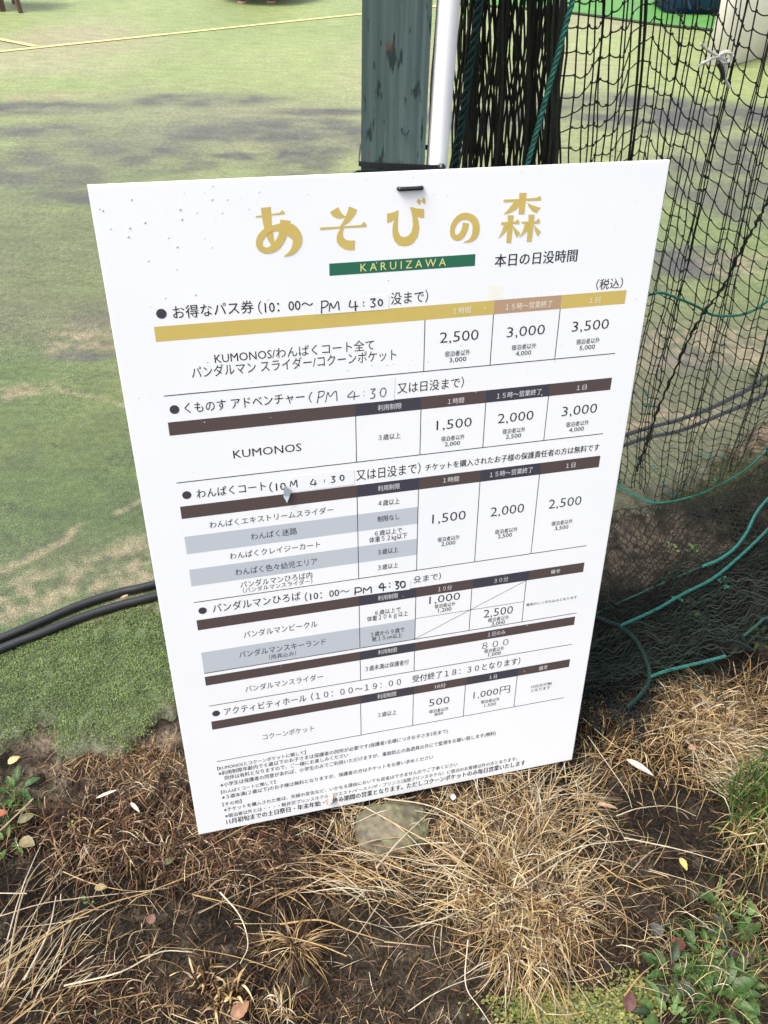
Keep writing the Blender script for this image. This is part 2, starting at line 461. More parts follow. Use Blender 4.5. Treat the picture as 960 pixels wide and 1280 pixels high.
def homog(src, dst):
    A = []
    for (x, y), (u, v) in zip(src, dst):
        A.append([x, y, 1, 0, 0, 0, -u * x, -u * y, -u]); A.append([0, 0, 0, x, y, 1, -v * x, -v * y, -v])
    return np.linalg.svd(np.array(A))[2][-1].reshape(3, 3)
HB = homog([(110, 234), (838, 197), (714, 951), (247, 1043)], [(0, 0), (900, 0), (900, 1372), (0, 1372)])
RG = dict(A=(100, 200, 2.4), B=(480, 200, 2.526), C=(150, 440, 2.909), D=(460, 440, 2.8235), E=(180, 600, 3.2), F=(440, 600, 2.8235),
          G=(200, 790, 3.4286), H=(440, 790, 3.2), I=(420, 710, 6.857), J=(440, 700, 4.8), K=(600, 340, 4.8), L=(500, 830, 4.), M=(260, 900, 4.8),
          N=(440, 880, 4.), O=(640, 700, 9.6), P=(300, 220, 2.4), Q=(380, 355, 6.), R=(370, 470, 6.), S=(320, 580, 6.), X=(0, 0, 1),
          a=(310, 250, 12.), b=(390, 250, 12.), c=(470, 240, 12.), d=(545, 240, 12.), e=(610, 230, 12.))
ZK = 0.4
def bd(r, x, y):
    X0, Y0, s = RG[r]; v = HB @ [X0 + x / s, Y0 + y / s, 1]
    u, w = v[0] / v[2], v[1] / v[2]       # the lower half of the sheet bows very slightly in the photograph
    return u, w + 4.6 * math.sin(math.pi * min(1, max(0, (u - 62) / 790))) * min(1, max(0, (w - 600) / 170))
def lx(u): return u * S / 1000
def ly(v): return (1372 - v) * S / 1000

# the panel: white, faintly uneven, edges slightly rounded
m, t, p = new_mat('white_panel', 0.32, 0.45)
tc = t.nodes.new('ShaderNodeTexCoord')
n1 = noise(t, tc, 6, 4); n2 = noise(t, tc, 90, 5)
mx = t.nodes.new('ShaderNodeMix'); mx.data_type = 'RGBA'
mx.inputs[6].default_value = (0.77, 0.78, 0.80, 1); mx.inputs[7].default_value = (0.83, 0.83, 0.835, 1)
t.links.new(n1.outputs['Fac'], mx.inputs[0])
dirt = maprange(t, n2.outputs['Fac'], .68, .8, 0, .35)
mx2 = t.nodes.new('ShaderNodeMix'); mx2.data_type = 'RGBA'; mx2.inputs[7].default_value = (0.55, 0.53, 0.5, 1)
t.links.new(dirt, mx2.inputs[0]); t.links.new(mx.outputs[2], mx2.inputs[6]); t.links.new(mx2.outputs[2], p.inputs['Base Color'])
M_panel = m
mb = MB()
NX, NY = 24, 36
def bow(x, y): return 0.0
r = 0.0012
mb.box(r, BW - r, r, BH - r, -BT, 0.0)
mb.box(0, r - 0.00001, 0, BH, -BT + .0006, -0.0006); mb.box(BW - r + 0.00001, BW, 0, BH, -BT + .0006, -0.0006)
mb.box(r, BW - r, 0, r - 0.00001, -BT + .0006, -0.0006); mb.box(r, BW - r, BH - r + 0.00001, BH, -BT + .0006, -0.0006)
mb.build('panel', M_panel, sign)

INK = flat('black_ink', (0.010, 0.010, 0.016), 0.5)
INKG = flat('grey_ink', (0.016, 0.016, 0.022), 0.5)
GOLD = flat('gold_print', (0.54, 0.41, 0.115), 0.45, .4, 40, .08)
BROWN = flat('brown_print', (0.082, 0.060, 0.057), 0.45)
NAVY = flat('dark_print', (0.048, 0.046, 0.062), 0.45)
TAN = flat('tan_print', (0.42, 0.28, 0.18), 0.45)
GREYB = flat('grey_print', (0.46, 0.49, 0.53), 0.45)
GREEN = flat('green_print', (0.020, 0.125, 0.075), 0.45)
PALE = flat('pale_print', (0.72, 0.68, 0.55), 0.45)
LIGHT = flat('light_print', (0.60, 0.58, 0.58), 0.45)
YEL = flat('yellow_print', (0.62, 0.60, 0.22), 0.45)

def rect(name, mat, u0, v0, u1, v1, z=0.0003):
    mb = MB(); mb.add([(lx(u0), ly(v1), z * ZK), (lx(u1), ly(v1), z * ZK), (lx(u1), ly(v0), z * ZK), (lx(u0), ly(v0), z * ZK)], [(0, 1, 2, 3)])
    return mb.build(name, mat, sign)
def seg(name, mat, u0, v0, u1, v1, w=1.0, z=0.0004):
    a = np.array([lx(u0), ly(v0)]); b = np.array([lx(u1), ly(v1)]); d = (b - a) / np.linalg.norm(b - a)
    n = np.array([-d[1], d[0]]) * w * S / 2000
    z = z * ZK; mb = MB(); mb.add([(*(a - n), z), (*(b - n), z), (*(b + n), z), (*(a + n), z)], [(0, 1, 2, 3)])
    return mb.build(name, mat, sign)
U = [62, 375, 492, 611, 732, 854]
rect('table_header', GOLD, 62, 208, 615, 232); rect('table_header', TAN, 615, 208, 736, 232); rect('table_header', GOLD, 736, 208, 857, 232)
for v0, v1, cells in ((369, 393, (BROWN, NAVY, BROWN, NAVY, BROWN)), (529, 554, (BROWN, NAVY, BROWN, NAVY, BROWN)),
                      (778, 802, (BROWN, NAVY, BROWN, NAVY, BROWN)), (1040, 1063, (BROWN, NAVY, BROWN, NAVY, BROWN))):
    for k, mt in enumerate(cells): rect('table_header', mt, U[k], v0, U[k + 1], v1)
rect('table_header', BROWN, 62, 919, 375, 942); rect('table_header', NAVY, 375, 919, 492, 942); rect('table_header', BROWN, 492, 919, 851, 942)
for v0, v1 in ((591, 628), (662, 699), (857, 909)): rect('table_row_band', GREYB, 62, v0, 491, v1)
rect('logo_band', GREEN, 337.5, 129.5, 577, 148.5)
for v in (322.5, 482, 736, 910, 997, 1156): seg('rule', INKG, 62, v, 853, v, 1.6)
for u, a, b in ((495, 232, 322), (615, 232, 322), (736, 232, 322), (375, 393, 482), (492, 393, 482), (612, 393, 482), (732, 393, 482),
                (375, 554, 736), (491, 554, 736), (611, 554, 736), (731, 554, 736), (375, 802, 910), (491, 802, 910), (609, 802, 910), (727, 802, 910),
                (375, 942, 997), (491, 942, 997), (374, 1063, 1156), (491, 1063, 1156), (609, 1063, 1156), (730, 1063, 1156)):
    seg('rule', INKG, u, a, u, b, 1.4)
seg('rule', INKG, 491, 856, 727, 856, 1.0); seg('rule', INKG, 491, 909, 727, 802, 1.0, 0.0005)

def text_mesh(body, off=0.0, res=2):
    c = bpy.data.curves.new('lettering', 'FONT'); c.body = body; c.offset = off; c.resolution_u = res; c.fill_mode = 'FRONT' if hasattr(c, 'fill_mode') else 'FRONT'
    o = bpy.data.objects.new('lettering', c); COL.objects.link(o)
    dg = bpy.context.evaluated_depsgraph_get(); dg.update()
    me = bpy.data.meshes.new_from_object(o.evaluated_get(dg))
    bpy.data.objects.remove(o); bpy.data.curves.remove(c)
    co = np.empty(len(me.vertices) * 3); me.vertices.foreach_get('co', co)
    return me, co.reshape(-1, 3)
_, q = text_mesh('国'); CJK = (q[:, 1].min(), q[:, 1].max())
_, q = text_mesh('H'); LAT = (q[:, 1].min(), q[:, 1].max())
TEXTN = []
def T(name, body, r1, x1, y1, r2, x2, y2, h, mat=None, off=0.003, lat=None, z=0.0007, track=0):
    mat = mat or INK
    u0, v0 = bd(r1, x1, y1); u1, v1 = bd(r2, x2, y2)
    h1 = v0 - bd(r1, x1, y1 - h)[1]; s2 = h / RG[r1][2] * RG[r2][2]; h2 = v1 - bd(r2, x2, y2 - s2)[1]
    hh = (h1 + h2) / 2; v = (v0 + v1) / 2
    if name == 'row_text': off = 0.0
    if lat is None: lat = all(ord(ch) < 0x2000 for ch in body)
    lo, hi = LAT if lat else CJK
    me, co = text_mesh(body, min(off, 0.0))
    if off >= .003:                              # heavier face: the same outline laid twice, a hair apart
        bm = bmesh.new(); bm.from_mesh(me); g_ = bmesh.ops.duplicate(bm, geom=bm.verts[:] + bm.edges[:] + bm.faces[:])['geom']
        for q_ in g_:
            if isinstance(q_, bmesh.types.BMVert): q_.co.x += off * 2.2; q_.co.z += 1.0
        bm.to_mesh(me); bm.free(); co = np.empty(len(me.vertices) * 3); me.vertices.foreach_get('co', co); co = co.reshape(-1, 3)
    sx = (lx(u1) - lx(u0)) / (co[:, 0].max() - co[:, 0].min()); sy = hh * S / 1000 / (hi - lo)
    P = np.zeros_like(co)
    P[:, 0] = lx(u0) + (co[:, 0] - co[:, 0].min()) * sx; P[:, 1] = ly(v) + (co[:, 1] - lo) * sy; P[:, 2] = (z + co[:, 2] * 0.00012) * ZK
    me.vertices.foreach_set('co', P.ravel()); me.materials.clear()
    me.name = name
    return link_mesh(name, me, mat, sign)

T('subtitle', 'K A R U I Z A W A', 'P', 358, 286, 'P', 614, 267, 23, YEL, 0.004, z=.0008)
T('subtitle', '本日の日没時間', 'B', 345, 333, 'B', 606, 318, 38, off=0.012)
T('section_heading', 'お得なパス券', 'A', 280, 478, 'A', 520, 460, 37)
T('section_heading', '（10：00～', 'A', 533, 461, 'A', 697, 451, 36)
T('section_heading', '没まで）', 'B', 18, 455, 'B', 135, 448, 37)
T('tax_note', '（税込）', 'K', 690, 98, 'K', 850, 88, 60, INKG)
T('column_heading', '１時間', 'B', 214, 485, 'B', 270, 481, 20, PALE, 0.008)
T('column_heading', '１５時～営業終了', 'B', 380, 473, 'B', 528, 459, 20, PALE, 0.008)
T('column_heading', '１日', 'B', 645, 449, 'B', 680, 446, 18, PALE, 0.008)
T('row_text', 'KUMONOS/わんぱくコート全て', 'A', 403, 608, 'A', 879, 573, 31, INKG)
T('row_text', 'パンダルマン スライダー/コクーンポケット', 'A', 335, 651, 'A', 945, 604, 33, INKG)
PO = -0.006
T('price', '2,500', 'B', 172, 574, 'B', 294, 567, 33, INKG, PO)
T('price', '3,000', 'K', 153, 384, 'K', 381, 371, 60, INKG, PO)
T('price', '3,500', 'K', 545, 349, 'K', 766, 335, 60, INKG, PO)
T('guest_note', '宿泊者以外', 'B', 188, 621, 'B', 268, 612, 17, INKG); T('guest_price', '3,000', 'B', 202, 637, 'B', 256, 632, 14, INKG)
T('guest_note', '宿泊者以外', 'K', 183, 464, 'K', 331, 453, 31, INKG); T('guest_price', '4,000', 'K', 207, 497, 'K', 300, 490, 26, INKG)
T('guest_note', '宿泊者以外', 'K', 572, 429, 'K', 713, 417, 31, INKG); T('guest_price', '5,000', 'K', 592, 460, 'K', 684, 455, 26, INKG)

T('section_heading', 'くものす アドベンチャー', 'C', 235, 222, 'C', 668, 184, 38)
T('section_heading', '又は日没まで）', 'D', 99, 145, 'D', 333, 124, 36)
def heads(y_t):
    pass
T('column_heading', '利用制限', 'D', 30, 206, 'D', 114, 199, 20, LIGHT, .006); T('column_heading', '１時間', 'D', 277, 183, 'D', 334, 177, 19, LIGHT, .006)
T('column_heading', '１５時～営業終了', 'D', 450, 163, 'D', 608, 148, 20, LIGHT, .006); T('column_heading', '１日', 'D', 733, 133, 'D', 768, 129, 18, LIGHT, .006)
T('row_text', 'KUMONOS', 'C', 410, 386, 'C', 656, 359, 28, INKG, PO)
T('age_limit', '３歳以上', 'D', 32, 312, 'D', 110, 303, 20, INKG)
T('price', '1,500', 'D', 237, 273, 'D', 361, 262, 33, INKG, PO); T('price', '2,000', 'D', 453, 249, 'D', 579, 237, 33, INKG, PO); T('price', '3,000', 'D', 680, 223, 'D', 804, 212, 33, INKG, PO)
for pr, (a, b, c, d), (e, f, g, h) in (('2,000', (253, 315, 336, 305), (266, 331, 320, 326)), ('2,500', (470, 288, 551, 279), (482, 304, 536, 299)), ('4,000', (695, 263, 776, 254), (706, 279, 759, 275))):
    T('guest_note', '宿泊者以外', 'D', a, b, 'D', c, d, 17, INKG); T('guest_price', pr, 'D', e, f, 'D', g, h, 14, INKG)

T('section_heading', 'わんぱくコート', 'C', 278, 532, 'C', 528, 504, 33)
T('section_heading', '（10', 'C', 540, 511, 'C', 600, 501, 34)
T('section_heading', '又は日没まで）', 'S', 742, 116, 'D', 180, 431, 78)
T('section_note', 'チケットを購入されたお子様の保護責任者の方は無料です', 'D', 197, 418, 'D', 813, 346, 23, off=.012)
T('column_heading', '利用制限', 'D', 30, 489, 'D', 108, 483, 19, LIGHT, .006); T('column_heading', '１時間', 'D', 260, 461, 'D', 316, 455, 18, LIGHT, .006)
T('column_heading', '１５時～営業終了', 'D', 425, 440, 'D', 577, 425, 19, LIGHT, .006); T('column_heading', '１日', 'D', 695, 408, 'D', 728, 405, 17, LIGHT, .006)
for s_, a, b, c, d, h in (('わんぱくエキストリームスライダー', 260, 193, 752, 131, 26), ('わんぱく迷路', 425, 239, 608, 216, 26), ('わんぱくクレイジーカート', 340, 316, 700, 268, 25),
                          ('わんぱく色々幼児エリア', 362, 379, 688, 336, 26), ('パンダルマンひろば内', 382, 426, 668, 391, 25), ('（パンダルマンスライダー）', 392, 449, 668, 408, 19)):
    T('row_text', s_, 'E', a, b, 'E', c, d, h, INKG)
for s_, a, b, c, d, h in (('４歳以上', 88, 91, 163, 84, 20), ('制限なし', 85, 147, 163, 138, 19), ('６歳以上で', 76, 195, 172, 184, 18), ('体重５２kg以下', 56, 218, 190, 203, 19),
                          ('３歳以上', 86, 260, 158, 251, 18), ('３歳以上', 86, 313, 158, 304, 18)):
    T('age_limit', s_, 'F', a, b, 'F', c, d, h, INKG)
for s_, a, b, c, d in (('1,500', 278, 149, 396, 139), ('2,000', 484, 125, 602, 114), ('2,500', 690, 98, 805, 87)):
    T('price', s_, 'F', a, b, 'F', c, d, 31, INKG, PO)
for pr, (a, b, c, d), (e, f, g, h) in (('2,000', (297, 215, 375, 206), (310, 229, 360, 223)), ('2,500', (500, 188, 580, 179), (510, 202, 560, 197)), ('3,500', (700, 160, 775, 151), (712, 175, 760, 170))):
    T('guest_note', '宿泊者以外', 'F', a, b, 'F', c, d, 15, INKG); T('guest_price', pr, 'F', e, f, 'F', g, h, 13, INKG)

T('section_heading', 'パンダルマンひろば', 'E', 272, 527, 'E', 622, 477, 33)
T('section_heading', '（10：00～', 'E', 638, 479, 'E', 816, 453, 33)
T('section_heading', '殳まで）', 'J', 360, 126, 'J', 525, 107, 38)
T('column_heading', '利用制限', 'J', 147, 231, 'J', 268, 218, 29, LIGHT, .006); T('column_heading', '１０分', 'J', 508, 178, 'J', 592, 168, 28, LIGHT, .006)
T('column_heading', '３０分', 'J', 845, 130, 'J', 930, 121, 28, LIGHT, .006); T('column_heading', '備考', 'O', 452, 162, 'O', 566, 149, 46, LIGHT, .006)
T('row_text', 'パンダルマンビークル', 'E', 395, 628, 'E', 688, 583, 26, INKG)
T('row_text', 'パンダルマンスキーランド', 'G', 335, 106, 'G', 705, 49, 27, INKG); T('row_text', '（用具込み）', 'G', 462, 113, 'G', 578, 94, 19, INKG)
for s_, a, b, c, d, h in (('６歳以上で', 130, 319, 283, 299, 28), ('体重２０ｋｇ以上', 82, 356, 326, 326, 30), ('３歳から９歳で', 102, 450, 306, 421, 28), ('靴１５cm以上', 112, 481, 290, 452, 28)):
    T('age_limit', s_, 'J', a, b, 'J', c, d, h, INKG)
T('price', '1,000', 'J', 455, 252, 'J', 640, 228, 44, INKG, PO); T('guest_note', '宿泊者以外', 'J', 487, 281, 'J', 612, 264, 24, INKG); T('guest_price', '1,200', 'J', 508, 303, 'J', 588, 294, 22, INKG)
T('price', '2,500', 'F', 460, 481, 'F', 563, 468, 27, INKG, PO); T('guest_note', '宿泊者以外', 'F', 475, 498, 'F', 550, 488, 14, INKG); T('guest_price', '3,000', 'F', 488, 510, 'F', 535, 504, 12, INKG)
T('remark', '専用のレンタル込みとなります', 'O', 157, 546, 'O', 768, 463, 32, INKG)
T('column_heading', '利用制限', 'J', 147, 556, 'J', 262, 543, 27, LIGHT, .006); T('column_heading', '１日のみ', 'J', 807, 454, 'J', 912, 441, 26, LIGHT, .006)
T('row_text', 'パンダルマンスライダー', 'G', 362, 257, 'G', 692, 196, 26, INKG); T('age_limit', '３歳未満は保護者付', 'J', 70, 656, 'J', 332, 620, 30, INKG)
T('price', '８００', 'J', 772, 531, 'J', 930, 510, 44, INKG, PO); T('guest_note', '宿泊者以外', 'J', 785, 553, 'J', 905, 537, 23, INKG); T('guest_price', '1,000', 'J', 810, 573, 'J', 885, 563, 20, INKG)

T('section_heading', 'アクティビティホール', 'G', 272, 354, 'G', 622, 293, 30, off=.004)
T('section_heading', '（１０：００～１９：００', 'G', 642, 290, 'H', 190, 205, 30, off=.004)
T('section_heading', '受付終了１８：３０となります）', 'H', 235, 195, 'H', 667, 129, 27, off=.006)
T('column_heading', '利用制限', 'H', 95, 261, 'H', 172, 251, 18, LIGHT, .006); T('column_heading', '10分', 'L', 168, 118, 'L', 222, 109, 21, LIGHT, .006)
T('column_heading', '１日', 'L', 440, 73, 'L', 478, 67, 19, LIGHT, .006); T('column_heading', '備考', 'L', 688, 33, 'L', 732, 26, 20, LIGHT, .006)
T('row_text', 'コクーンポケット', 'M', 322, 113, 'M', 628, 60, 33, INKG); T('age_limit', '３歳以上', 'H', 97, 336, 'H', 172, 325, 19, INKG)
T('price', '500', 'L', 137, 205, 'L', 240, 190, 34, INKG, PO); T('price', '1,000円', 'L', 360, 169, 'L', 542, 146, 40, INKG, PO)
T('guest_note', '宿泊者以外', 'L', 138, 240, 'L', 236, 227, 17, INKG); T('guest_price', '800', 'L', 165, 254, 'L', 208, 247, 14, INKG)
T('guest_note', '宿泊者以外', 'L', 397, 195, 'L', 492, 182, 17, INKG); T('guest_price', '1,500', 'L', 415, 211, 'L', 473, 203, 14, INKG)
T('remark', '10分交代制', 'L', 650, 121, 'L', 752, 107, 15, INKG); T('remark', 'となります', 'L', 650, 140, 'L', 745, 127, 15, INKG)
T('footnote', '【KUMONOSとコクーンポケットに関して】', 'M', 50, 298, 'M', 578, 201, 22, off=.004)
T('footnote', '※利用制限年齢内で６歳以下のお子さまは保護者の同伴が必要です(保護者1名様につきお子さま3名まで)', 'M', 58, 331, 'N', 472, 141, 24, INKG, .004)
T('footnote', '同伴は有料となりますので、ご一緒にお楽しみください', 'M', 95, 359, 'M', 832, 214, 24, INKG, .004)
T('footnote', '※小学生は保護者の同意があれば、小学生のみでご利用いただけますが、事故防止の為遊具の外にて監視をお願い致します(無料)', 'M', 68, 397, 'N', 712, 157, 24, INKG, .004)
T('footnote', '【わんぱくコートに関して】', 'M', 72, 441, 'M', 396, 378, 21, off=.004)
T('footnote', '※３歳未満(２歳以下)のお子様は無料となりますが、保護者の方はチケットをお買い求めください', 'M', 78, 473, 'N', 398, 271, 23, INKG, .004)
T('footnote', '【その他】', 'M', 82, 516, 'M', 194, 493, 21, off=.004)
T('footnote', '※チケットを購入された後は、天候の変化など、いかなる理由においても返金はできませんのでご了承ください', 'M', 90, 551, 'N', 520, 306, 22, INKG, .004)
T('footnote', '※宿泊者以外とは・・・・軽井沢プリンスホテル（ウエスト/イースト/ザ・プリンス/浅間プリンスホテル）に宿泊のお客様以外の方となります。', 'M', 97, 586, 'N', 820, 283, 22, INKG, .004)
T('footnote', '11月初旬までの土日祭日・年末年始・夏休み期間の営業となります。ただしコクーンポケットのみ毎日営業いたします', 'M', 105, 628, 'N', 860, 304, 30, INK, .022)

def poly_part(name, mat, polys, z0=0.0006, parent=None):
    """flat printed shape from outlines; each outline a hair above the one before"""
    import bmesh
    me = bpy.data.meshes.new(name); bm = bmesh.new()
    for k, (rg, pts) in enumerate(polys):
        vs_ = [bm.verts.new((lx(u), ly(v), (z0 + k * 0.00006) * ZK)) for u, v in (bd(rg, *q) for q in pts)]
        es = [bm.edges.new((vs_[i], vs_[(i + 1) % len(vs_)])) for i in range(len(vs_))]
        bmesh.ops.triangle_fill(bm, edges=es, use_beauty=True)
    bmesh.ops.recalc_face_normals(bm, faces=bm.faces); bm.to_mesh(me); bm.free()
    return link_mesh(name, me, mat, parent or sign)
def ribbon(rg, pts, n=6):
    """outline of a stroke whose half width changes along it"""
    P = smoothline([(x, y, w) for x, y, w in pts], n)
    D = np.gradient(P[:, :2], axis=0); D /= np.linalg.norm(D, axis=1)[:, None]; N = np.stack([-D[:, 1], D[:, 0]], 1)
    quads = []
    L = P[:, :2] + N * P[:, 2:3]; Rr = P[:, :2] - N * P[:, 2:3]
    return rg, L, Rr
def ribbon_part(name, mat, ribs, z0=0.0006, parent=None):
    mb = MB(); z = z0
    for rg, L, Rr in ribs:
        A = [bd(rg, *q) for q in L]; B = [bd(rg, *q) for q in Rr]
        n = len(A)
        V = [(lx(u), ly(v), (z + i * 4e-6) * ZK) for i, (u, v) in enumerate(A)] + [(lx(u), ly(v), (z + i * 4e-6) * ZK) for i, (u, v) in enumerate(B)]
        mb.add(V, [(i, i + 1, n + i + 1, n + i) for i in range(n - 1)]); z += 0.00006
    return mb.build(name, mat, parent or sign)

o = poly_part('title_character', GOLD, [('a', [(183, 125), (330, 108), (338, 230), (345, 380), (360, 470), (387, 645), (375, 690), (345, 690), (285, 600), (238, 460), (205, 300)]),
    ('a', [(105, 245), (195, 238), (197, 262), (108, 268)]), ('a', [(335, 215), (450, 196), (475, 185), (500, 152), (545, 200), (535, 212), (470, 222), (335, 235)])])
rb = [ribbon('a', [(548, 305, 76), (545, 330, 76), (528, 450, 66), (482, 590, 60), (400, 700, 60), (285, 760, 45), (185, 728, 46), (155, 640, 48), (192, 545, 50), (270, 465, 45), (380, 425, 46), (480, 415, 62), (600, 440, 92), (680, 500, 88), (725, 580, 72), (710, 680, 60), (640, 785, 36), (522, 852, 4)])]
V_ = ribbon_part('title_stroke', GOLD, rb, 0.0010, o)
poly_part('title_character', GOLD, [('b', [(255, 185), (300, 150), (380, 105), (395, 140), (430, 200), (490, 245), (455, 270), (400, 278), (345, 268), (300, 245)]),
    ('b', [(540, 95), (600, 115), (662, 145), (640, 200), (600, 260), (540, 330), (455, 385), (395, 400), (420, 370), (450, 320), (480, 260), (510, 190)]),
    ('b', [(107, 412), (400, 395), (720, 370), (740, 345), (765, 322), (805, 370), (800, 398), (500, 415), (108, 450)]),
    ('b', [(415, 425), (462, 425), (445, 480), (448, 530), (465, 570), (500, 598), (560, 605), (625, 602), (622, 745), (560, 750), (480, 738), (400, 690), (358, 630), (352, 560), (370, 490)])])
poly_part('title_character', GOLD, [('c', [(148, 318), (210, 308), (270, 288), (322, 262), (312, 400), (308, 500), (314, 580), (340, 640), (370, 663), (405, 668), (465, 650), (512, 595), (535, 500), (530, 380), (515, 300), (492, 225), (520, 215), (590, 238), (705, 245), (705, 380), (660, 380), (603, 358), (622, 430), (632, 540), (610, 660), (550, 750), (480, 795), (400, 805), (320, 790), (260, 730), (233, 650), (228, 560), (240, 460), (262, 405), (210, 440), (150, 462)]),
    ('c', [(625, 85), (662, 130), (640, 190), (590, 135)]), ('c', [(700, 65), (728, 120), (712, 182), (665, 120)])])
ribbon_part('title_character', GOLD, [ribbon('d', [(435, 450, 48), (430, 475, 48), (415, 540, 46), (385, 610, 45), (345, 655, 48), (295, 675, 43), (245, 645, 40), (228, 580, 36), (240, 500, 38), (290, 415, 42), (370, 358, 50), (460, 352, 52), (540, 395, 55), (582, 480, 53), (580, 580, 52), (550, 660, 42), (490, 715, 24), (395, 742, 3)])])
poly_part('title_character', GOLD, [('e', [(455, 115), (568, 112), (550, 260), (530, 435), (442, 435), (450, 320)]), ('e', [(218, 218), (457, 205), (457, 245), (218, 258)]),
    ('e', [(558, 198), (720, 185), (765, 155), (788, 195), (775, 228), (558, 232)]), ('e', [(380, 240), (457, 240), (447, 320), (400, 365), (330, 410), (215, 442), (300, 350)]),
    ('e', [(570, 255), (640, 295), (778, 335), (750, 365), (715, 415), (650, 385), (600, 320)]),
    ('e', [(278, 452), (372, 450), (358, 560), (350, 680), (328, 865), (258, 865), (270, 700), (285, 540)]), ('e', [(178, 558), (280, 552), (280, 590), (178, 597)]), ('e', [(360, 550), (400, 540), (435, 508), (455, 545), (452, 580), (362, 580)]),
    ('e', [(225, 590), (285, 585), (265, 680), (200, 750), (135, 805), (180, 720)]), ('e', [(354, 600), (410, 660), (470, 722), (440, 750), (415, 785), (378, 710)]),
    ('e', [(592, 440), (682, 438), (672, 560), (655, 700), (635, 845), (565, 845), (578, 700), (595, 560)]), ('e', [(490, 545), (594, 540), (592, 570), (488, 572)]), ('e', [(672, 550), (710, 530), (740, 490), (765, 520), (760, 560), (675, 575)]),
    ('e', [(540, 575), (598, 570), (572, 680), (510, 740), (450, 790), (500, 700)]), ('e', [(674, 590), (720, 640), (778, 692), (750, 725), (728, 765), (690, 680)])])

def disc(rg, x, y, rr):
    u, v = bd(rg, x, y); mb = MB(); n = 24
    V = [(lx(u), ly(v), .0006 * ZK)] + [(lx(u) + rr * math.cos(i * 2 * math.pi / n), ly(v) + rr * math.sin(i * 2 * math.pi / n), .0006 * ZK) for i in range(n)]
    mb.add(V, [(0, 1 + i, 1 + (i + 1) % n) for i in range(n)]); return mb.build('bullet', NAVY, sign)
for b_ in (('A', 244, 463), ('C', 197, 210), ('C', 241, 520), ('E', 231, 521), ('G', 236, 347)): disc(*b_, 0.0062)
disc('X', 268.5, 891, .0062) if False else None

# pieces of tape with the handwritten times
m, t, p = new_mat('tape', 0.25, 0.5)
p.inputs['Base Color'].default_value = (0.79, 0.795, 0.81, 1)
M_tape = m
def tape(pts, mat=M_tape, z=0.0011):
    mb = MB(); V = []
    for k, zz in enumerate((z, z - .0003)):
        V += [(lx(u), ly(v), zz * ZK) for u, v in (bd(*q) for q in pts)]
    n = len(pts)
    mb.add(V, [tuple(range(n - 1, -1, -1))] + [(i, (i + 1) % n, n + (i + 1) % n, n + i) for i in range(n)])
    return mb.build('tape', mat, sign)
PEN = flat('pen_ink', (0.03, 0.035, 0.05), 0.4)
def el(cx, cy, rx, ry, k=14, rot=0.0):
    return [(cx + rx * math.cos(a) * math.cos(rot) - ry * math.sin(a) * math.sin(rot), cy + rx * math.cos(a) * math.sin(rot) + ry * math.sin(a) * math.cos(rot)) for a in np.linspace(-1.4, 4.9, k)]
def hand(rg, strokes, w, par):
    ribs = []
    for s_ in strokes:
        if len(s_) == 1: s_ = [(s_[0][0] - w * .9, s_[0][1]), (s_[0][0] + w * .9, s_[0][1] + .5)]
        Pn = [(x, y, w * (0.8 + 0.35 * random.random())) for x, y in s_]
        ribs.append(ribbon(rg, Pn, 5))
    # each stroke starts on its own sheet of ink
    ribbon_part('handwriting', PEN, ribs, 0.0014, sign)
tp = tape([('Q', 78, 122), ('Q', 628, 78), ('Q', 625, 186), ('Q', 76, 229)])
hand('Q', [[(125, 128), (124, 175), (123, 220)], [(120, 130), (158, 126), (173, 146), (152, 170), (125, 178)], [(180, 205), (190, 142), (212, 180), (245, 128), (255, 195)],
           [(340, 120), (333, 168), (398, 163)], [(375, 125), (378, 200)], [(437, 134)], [(438, 160)], [(487, 112), (525, 108), (505, 133), (524, 150), (512, 168), (488, 165)], el(563, 135, 15, 23)], 5.2, tp)
tp = tape([('R', 100, 62), ('R', 735, 5), ('R', 725, 178), ('R', 104, 240)])
hand('R', [[(112, 118), (94, 145), (92, 170), (106, 196)], [(165, 115), (158, 160), (150, 203)], [(155, 118), (195, 112), (203, 130), (187, 150), (158, 160)],
           [(212, 195), (230, 120), (246, 152), (290, 110), (298, 185)], [(418, 108), (378, 155), (468, 145)], [(428, 115), (425, 175)], [(503, 115)], [(500, 145)],
           [(548, 98), (583, 92), (560, 122), (580, 135), (572, 160), (545, 165)], el(643, 118, 21, 33, rot=.2)], 3.4, tp)
tp = tape([('S', 250, 95), ('S', 725, 35), ('S', 728, 150), ('S', 235, 215)])
hand('S', [[(248, 170), (255, 127), (272, 155), (292, 118), (300, 172)], [(420, 108), (400, 150), (448, 145)], [(435, 118), (432, 160)], [(505, 118)], [(503, 130)],
           [(555, 92), (582, 90), (565, 108), (583, 120), (570, 135), (553, 132)], el(635, 100, 14, 20)], 4.2, tp)
tp = tape([('I', 102, 145), ('I', 628, 80), ('I', 622, 165), ('I', 110, 232)])
hand('I', [[(152, 155), (150, 215)], [(148, 155), (190, 152), (206, 170), (190, 186), (155, 190)], [(222, 200), (226, 155), (250, 172), (285, 145), (290, 195)],
           [(385, 108), (358, 150), (418, 145)], [(392, 115), (393, 180)], [(448, 113)], [(448, 143)], [(493, 102), (525, 100), (503, 125), (526, 138), (515, 158), (498, 160)], el(560, 122, 20, 26)], 6.2, tp)
M_foil = flat('peeled_tape', (0.22, 0.25, 0.28), 0.4, .4)
mb = MB()
cr = [bd('S', *q) for q in ((205, 155), (252, 182), (240, 235), (195, 235), (217, 268))]
zz = [0.0015, 0.006, 0.004, 0.0018, 0.009]
mb.add([(lx(u), ly(v), z) for (u, v), z in zip(cr, zz)], [(0, 1, 2, 3), (3, 2, 4)])
